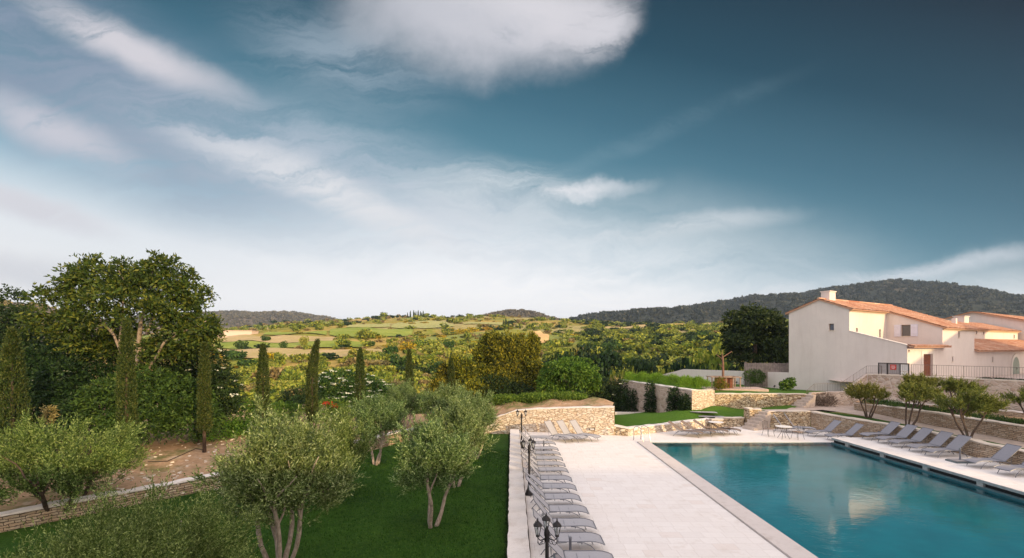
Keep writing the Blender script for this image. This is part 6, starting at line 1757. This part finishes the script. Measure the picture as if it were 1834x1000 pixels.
def scatter(name, mat, n, fn, label, base=None, seed=0, sc_=(1.5, 3.5), hs=(.7, 1.2)):
    rg = np.random.default_rng(seed); out = []
    base = base or small_vars
    for k in range(n):
        p = fn(rg)
        if p is None: continue
        x, y, z, k_ = p
        s = rg.uniform(*sc_) * k_; a = rg.uniform(0, 6.28); ca, sa = math.cos(a), math.sin(a)
        V = base[rg.integers(len(base))]
        W_ = V * np.array([s, s, s * rg.uniform(*hs)])
        W_ = np.stack([W_[..., 0] * ca - W_[..., 1] * sa + x, W_[..., 0] * sa + W_[..., 1] * ca + y, W_[..., 2] + z], -1)
        out.append(W_)
    o = link(quads_mesh(name, np.concatenate(out), M[mat]), name); tag(o, label, kind='stuff')
def slope(y0, y1, px0, px1, p=1.0, keep=None):
    def f(rg):
        Yb = y0 + (y1 - y0) * rg.uniform() ** p; px_ = rg.uniform(px0, px1)
        x = (px_ - CX) * Yb / FP
        if in_field(x, Yb): return None
        if keep and mnoise.noise(Vector((x * .012, Yb * .02, keep))) < -0.02 - .2 * (px_ > 1050): return None
        return x, Yb, tz(x, Yb) - .2, 1 + Yb / 500
    return f
def fill(mat, n, y0, y1, p0, p1, seed, sc_, label, keep=None, pw=1.0, hs=(.6, 1.1), vars_=None, name='scrub'):
    scatter(name, mat, n, slope(y0, y1, p0, p1, pw, keep), label, base=vars_, seed=seed, sc_=sc_, hs=hs)
fill('scrub', 620, 50, 105, 380, 1180, 21, (.8, 1.7), 'olive-brown thicket filling the valley beyond the cypress row', name='thicket', pw=.8)
fill('oaky', 420, 50, 105, 380, 1180, 22, (.8, 1.8), 'olive-green thicket filling the valley beyond the cypress row', name='thicket', pw=.8)
fill('browny', 220, 50, 105, 380, 1180, 23, (.7, 1.5), 'dry brown thicket filling the valley beyond the cypress row', name='thicket', pw=.8)
fill('scrub', 900, 95, 540, 330, 1420, 1, (.8, 2.2), 'pale olive scrub covering the far slopes', 1.5)
fill('oaky', 800, 100, 540, 330, 1420, 2, (.8, 2.6), 'olive-green scrub covering the far slopes', 2.5)
fill('darkgreen', 170, 120, 540, 330, 1100, 3, (.8, 2.4), 'dark scrub clumps on the far slopes', 3.5, .8)
fill('browny', 300, 100, 520, 330, 1400, 4, (.8, 2.0), 'dry brown scrub on the far slopes')
fill('broom', 170, 130, 420, 560, 1200, 5, (.8, 1.8), 'yellow broom flowering on the far slopes', 4.5, .9, (.4, .7))
fill('yellowgreen', 260, 100, 420, 500, 1200, 8, (.8, 2.0), 'golden-green scrub on the far slopes', 5.5, .9, (.5, .9))
fill('oaky', 560, 70, 420, 1060, 1560, 6, (1.4, 2.8), 'olive-green woodland on the slope behind the houses', None, .9)
fill('darkgreen', 460, 70, 460, 1040, 1560, 7, (1.4, 2.8), 'dark woodland on the slope behind the houses', None, .9)
fill('scrub', 300, 70, 460, 1040, 1560, 9, (1.2, 2.4), 'pale olive scrub on the slope behind the houses', None, .9)
# woods on the far hills
def on_hill(rows, t0, t1):
    nr, ncol = len(rows), len(rows[0])
    def f(rg):
        a = rg.uniform(t0, t1) * 10; b_ = rg.uniform(0, ncol - 1.01); i, j = int(a), int(b_)
        p = Vector(rows[i][j]).lerp(Vector(rows[i][j + 1]), b_ - j).lerp(Vector(rows[min(i + 1, nr - 1)][j]).lerp(Vector(rows[min(i + 1, nr - 1)][j + 1]), b_ - j), a - i)
        return p.x, p.y, p.z - 1, 1
    return f
M['wood_far'] = mat_leaf('leaf_far_wood', [(0.012, 0.020, 0.016), (0.032, 0.045, 0.030), (0.085, 0.085, 0.055)], .1)
M['wood_pale'] = mat_leaf('leaf_pale_wood', [(0.05, 0.05, 0.035), (0.12, 0.105, 0.07), (0.20, 0.17, 0.11)], .1)
scatter('woodland', 'wood_pale', 5200, on_hill(HILLS[0], .25, 1.05), 'dense woodland on the far left hill', base=tiny_vars, seed=11, sc_=(4.5, 8))
scatter('woodland', 'wood_pale', 1800, on_hill(HILLS[1], .3, 1.05), 'woodland on the small middle hill', base=tiny_vars, seed=12, sc_=(4, 7))
scatter('woodland', 'wood_far', 9000, on_hill(HILLS[2], .15, 1.05), 'dense pine woodland on the long hill at the right', base=tiny_vars, seed=13, sc_=(3, 6), hs=(.9, 1.7))
scatter('woodland', 'browny', 500, on_hill(HILLS[3], .3, 1.05), 'dry scrub on the hill at the far left edge', base=tiny_vars, seed=14, sc_=(2, 4))
# distant cypresses on the ridge
cyv = None
def far_cypress(px_, Y_, top, bot, label, group):
    global cyv
    H_ = (bot - top) * Y_ / FP
    if cyv is None:
        rg = np.random.default_rng(9); n = 420; h = rg.uniform(0, 1, n); ph = rg.uniform(0, 6.28, n)
        r_ = .13 * np.interp(h, [0, .1, .4, .8, 1], [.5, .9, 1, .6, .05]) * rg.uniform(.7, 1, n)
        cyv = quads_mesh('cypress_crown', leafq(np.stack([r_ * np.cos(ph), r_ * np.sin(ph), h], 1), unit(rg.normal(size=(n, 3)) * .4 + [0, 0, 1]), .11, .05, rg), M['cypress'])
    o = link(cyv, 'cypress_tree'); c = at(px_, bot, Y_); zz = min(c.z, tz(c.x, c.y)); H_ += c.z - zz
    o.location = (c.x, c.y, zz); o.scale = (H_ * .8, H_ * .8, H_); tag(o, label, 'tree', group)
for px_, top in ((730, 560), (735, 557), (741, 556), (745, 558), (749, 556), (753, 558), (758, 557), (742.5, 560), (755, 560)):
    far_cypress(px_, 480, top, 572, 'thin dark cypress in the tight group on the ridge line', 'cypress group on the ridge')
for px_, top, Y_ in ((902, 573, 300), (906, 570, 300), (911, 576, 300), (918, 578, 290), (924, 580, 290), (931, 581, 290)):
    far_cypress(px_, Y_, top, 592, 'thin dark cypress in the loose row above the yellow-green conifers', 'cypress row on the slope')
# round pines on the ridge line
G_RP = 'rounded trees on the ridge line'
for i, (px_, py_, w_) in enumerate([(640, 577, 9), (655, 574, 10), (672, 570, 12), (688, 566, 14), (700, 568, 10), (780, 572, 6), (850, 574, 6), (870, 571, 6), (990, 574, 10), (1000, 578, 8), (1043, 582, 14), (1080, 585, 16)]):
    c = at(px_, py_, 470); s = w_ * 470 / FP * .9
    o = link(vm[('darkgreen' if i % 3 else 'oaky', i % 5)], 'rounded_tree'); zz = min(tz(c.x, 470) - .5, c.z - s * .3); o.location = (c.x, 470, zz); o.scale = (s, s, max(c.z + s * .5 - zz, s * .7)); tag(o, 'small rounded tree silhouetted on the ridge line', 'tree', G_RP)

# ---- air: one closed box of thin haze round everything
hz = MB(); hz.box(-2320, 2320, -320, 2420, -6, 150)
m_ = bpy.data.materials.new('haze'); m_.use_nodes = True; m_.node_tree.nodes.clear()
pv = m_.node_tree.nodes.new('ShaderNodeVolumePrincipled'); pv.inputs['Color'].default_value = (0.58, 0.76, 1.0, 1); pv.inputs['Density'].default_value = 0.00017; pv.inputs['Anisotropy'].default_value = 0.2
mo = m_.node_tree.nodes.new('ShaderNodeOutputMaterial'); m_.node_tree.links.new(pv.outputs[0], mo.inputs['Volume'])
ho = hz.build('haze', m_); tag(ho, 'thin pale evening haze over the hills', kind='stuff')
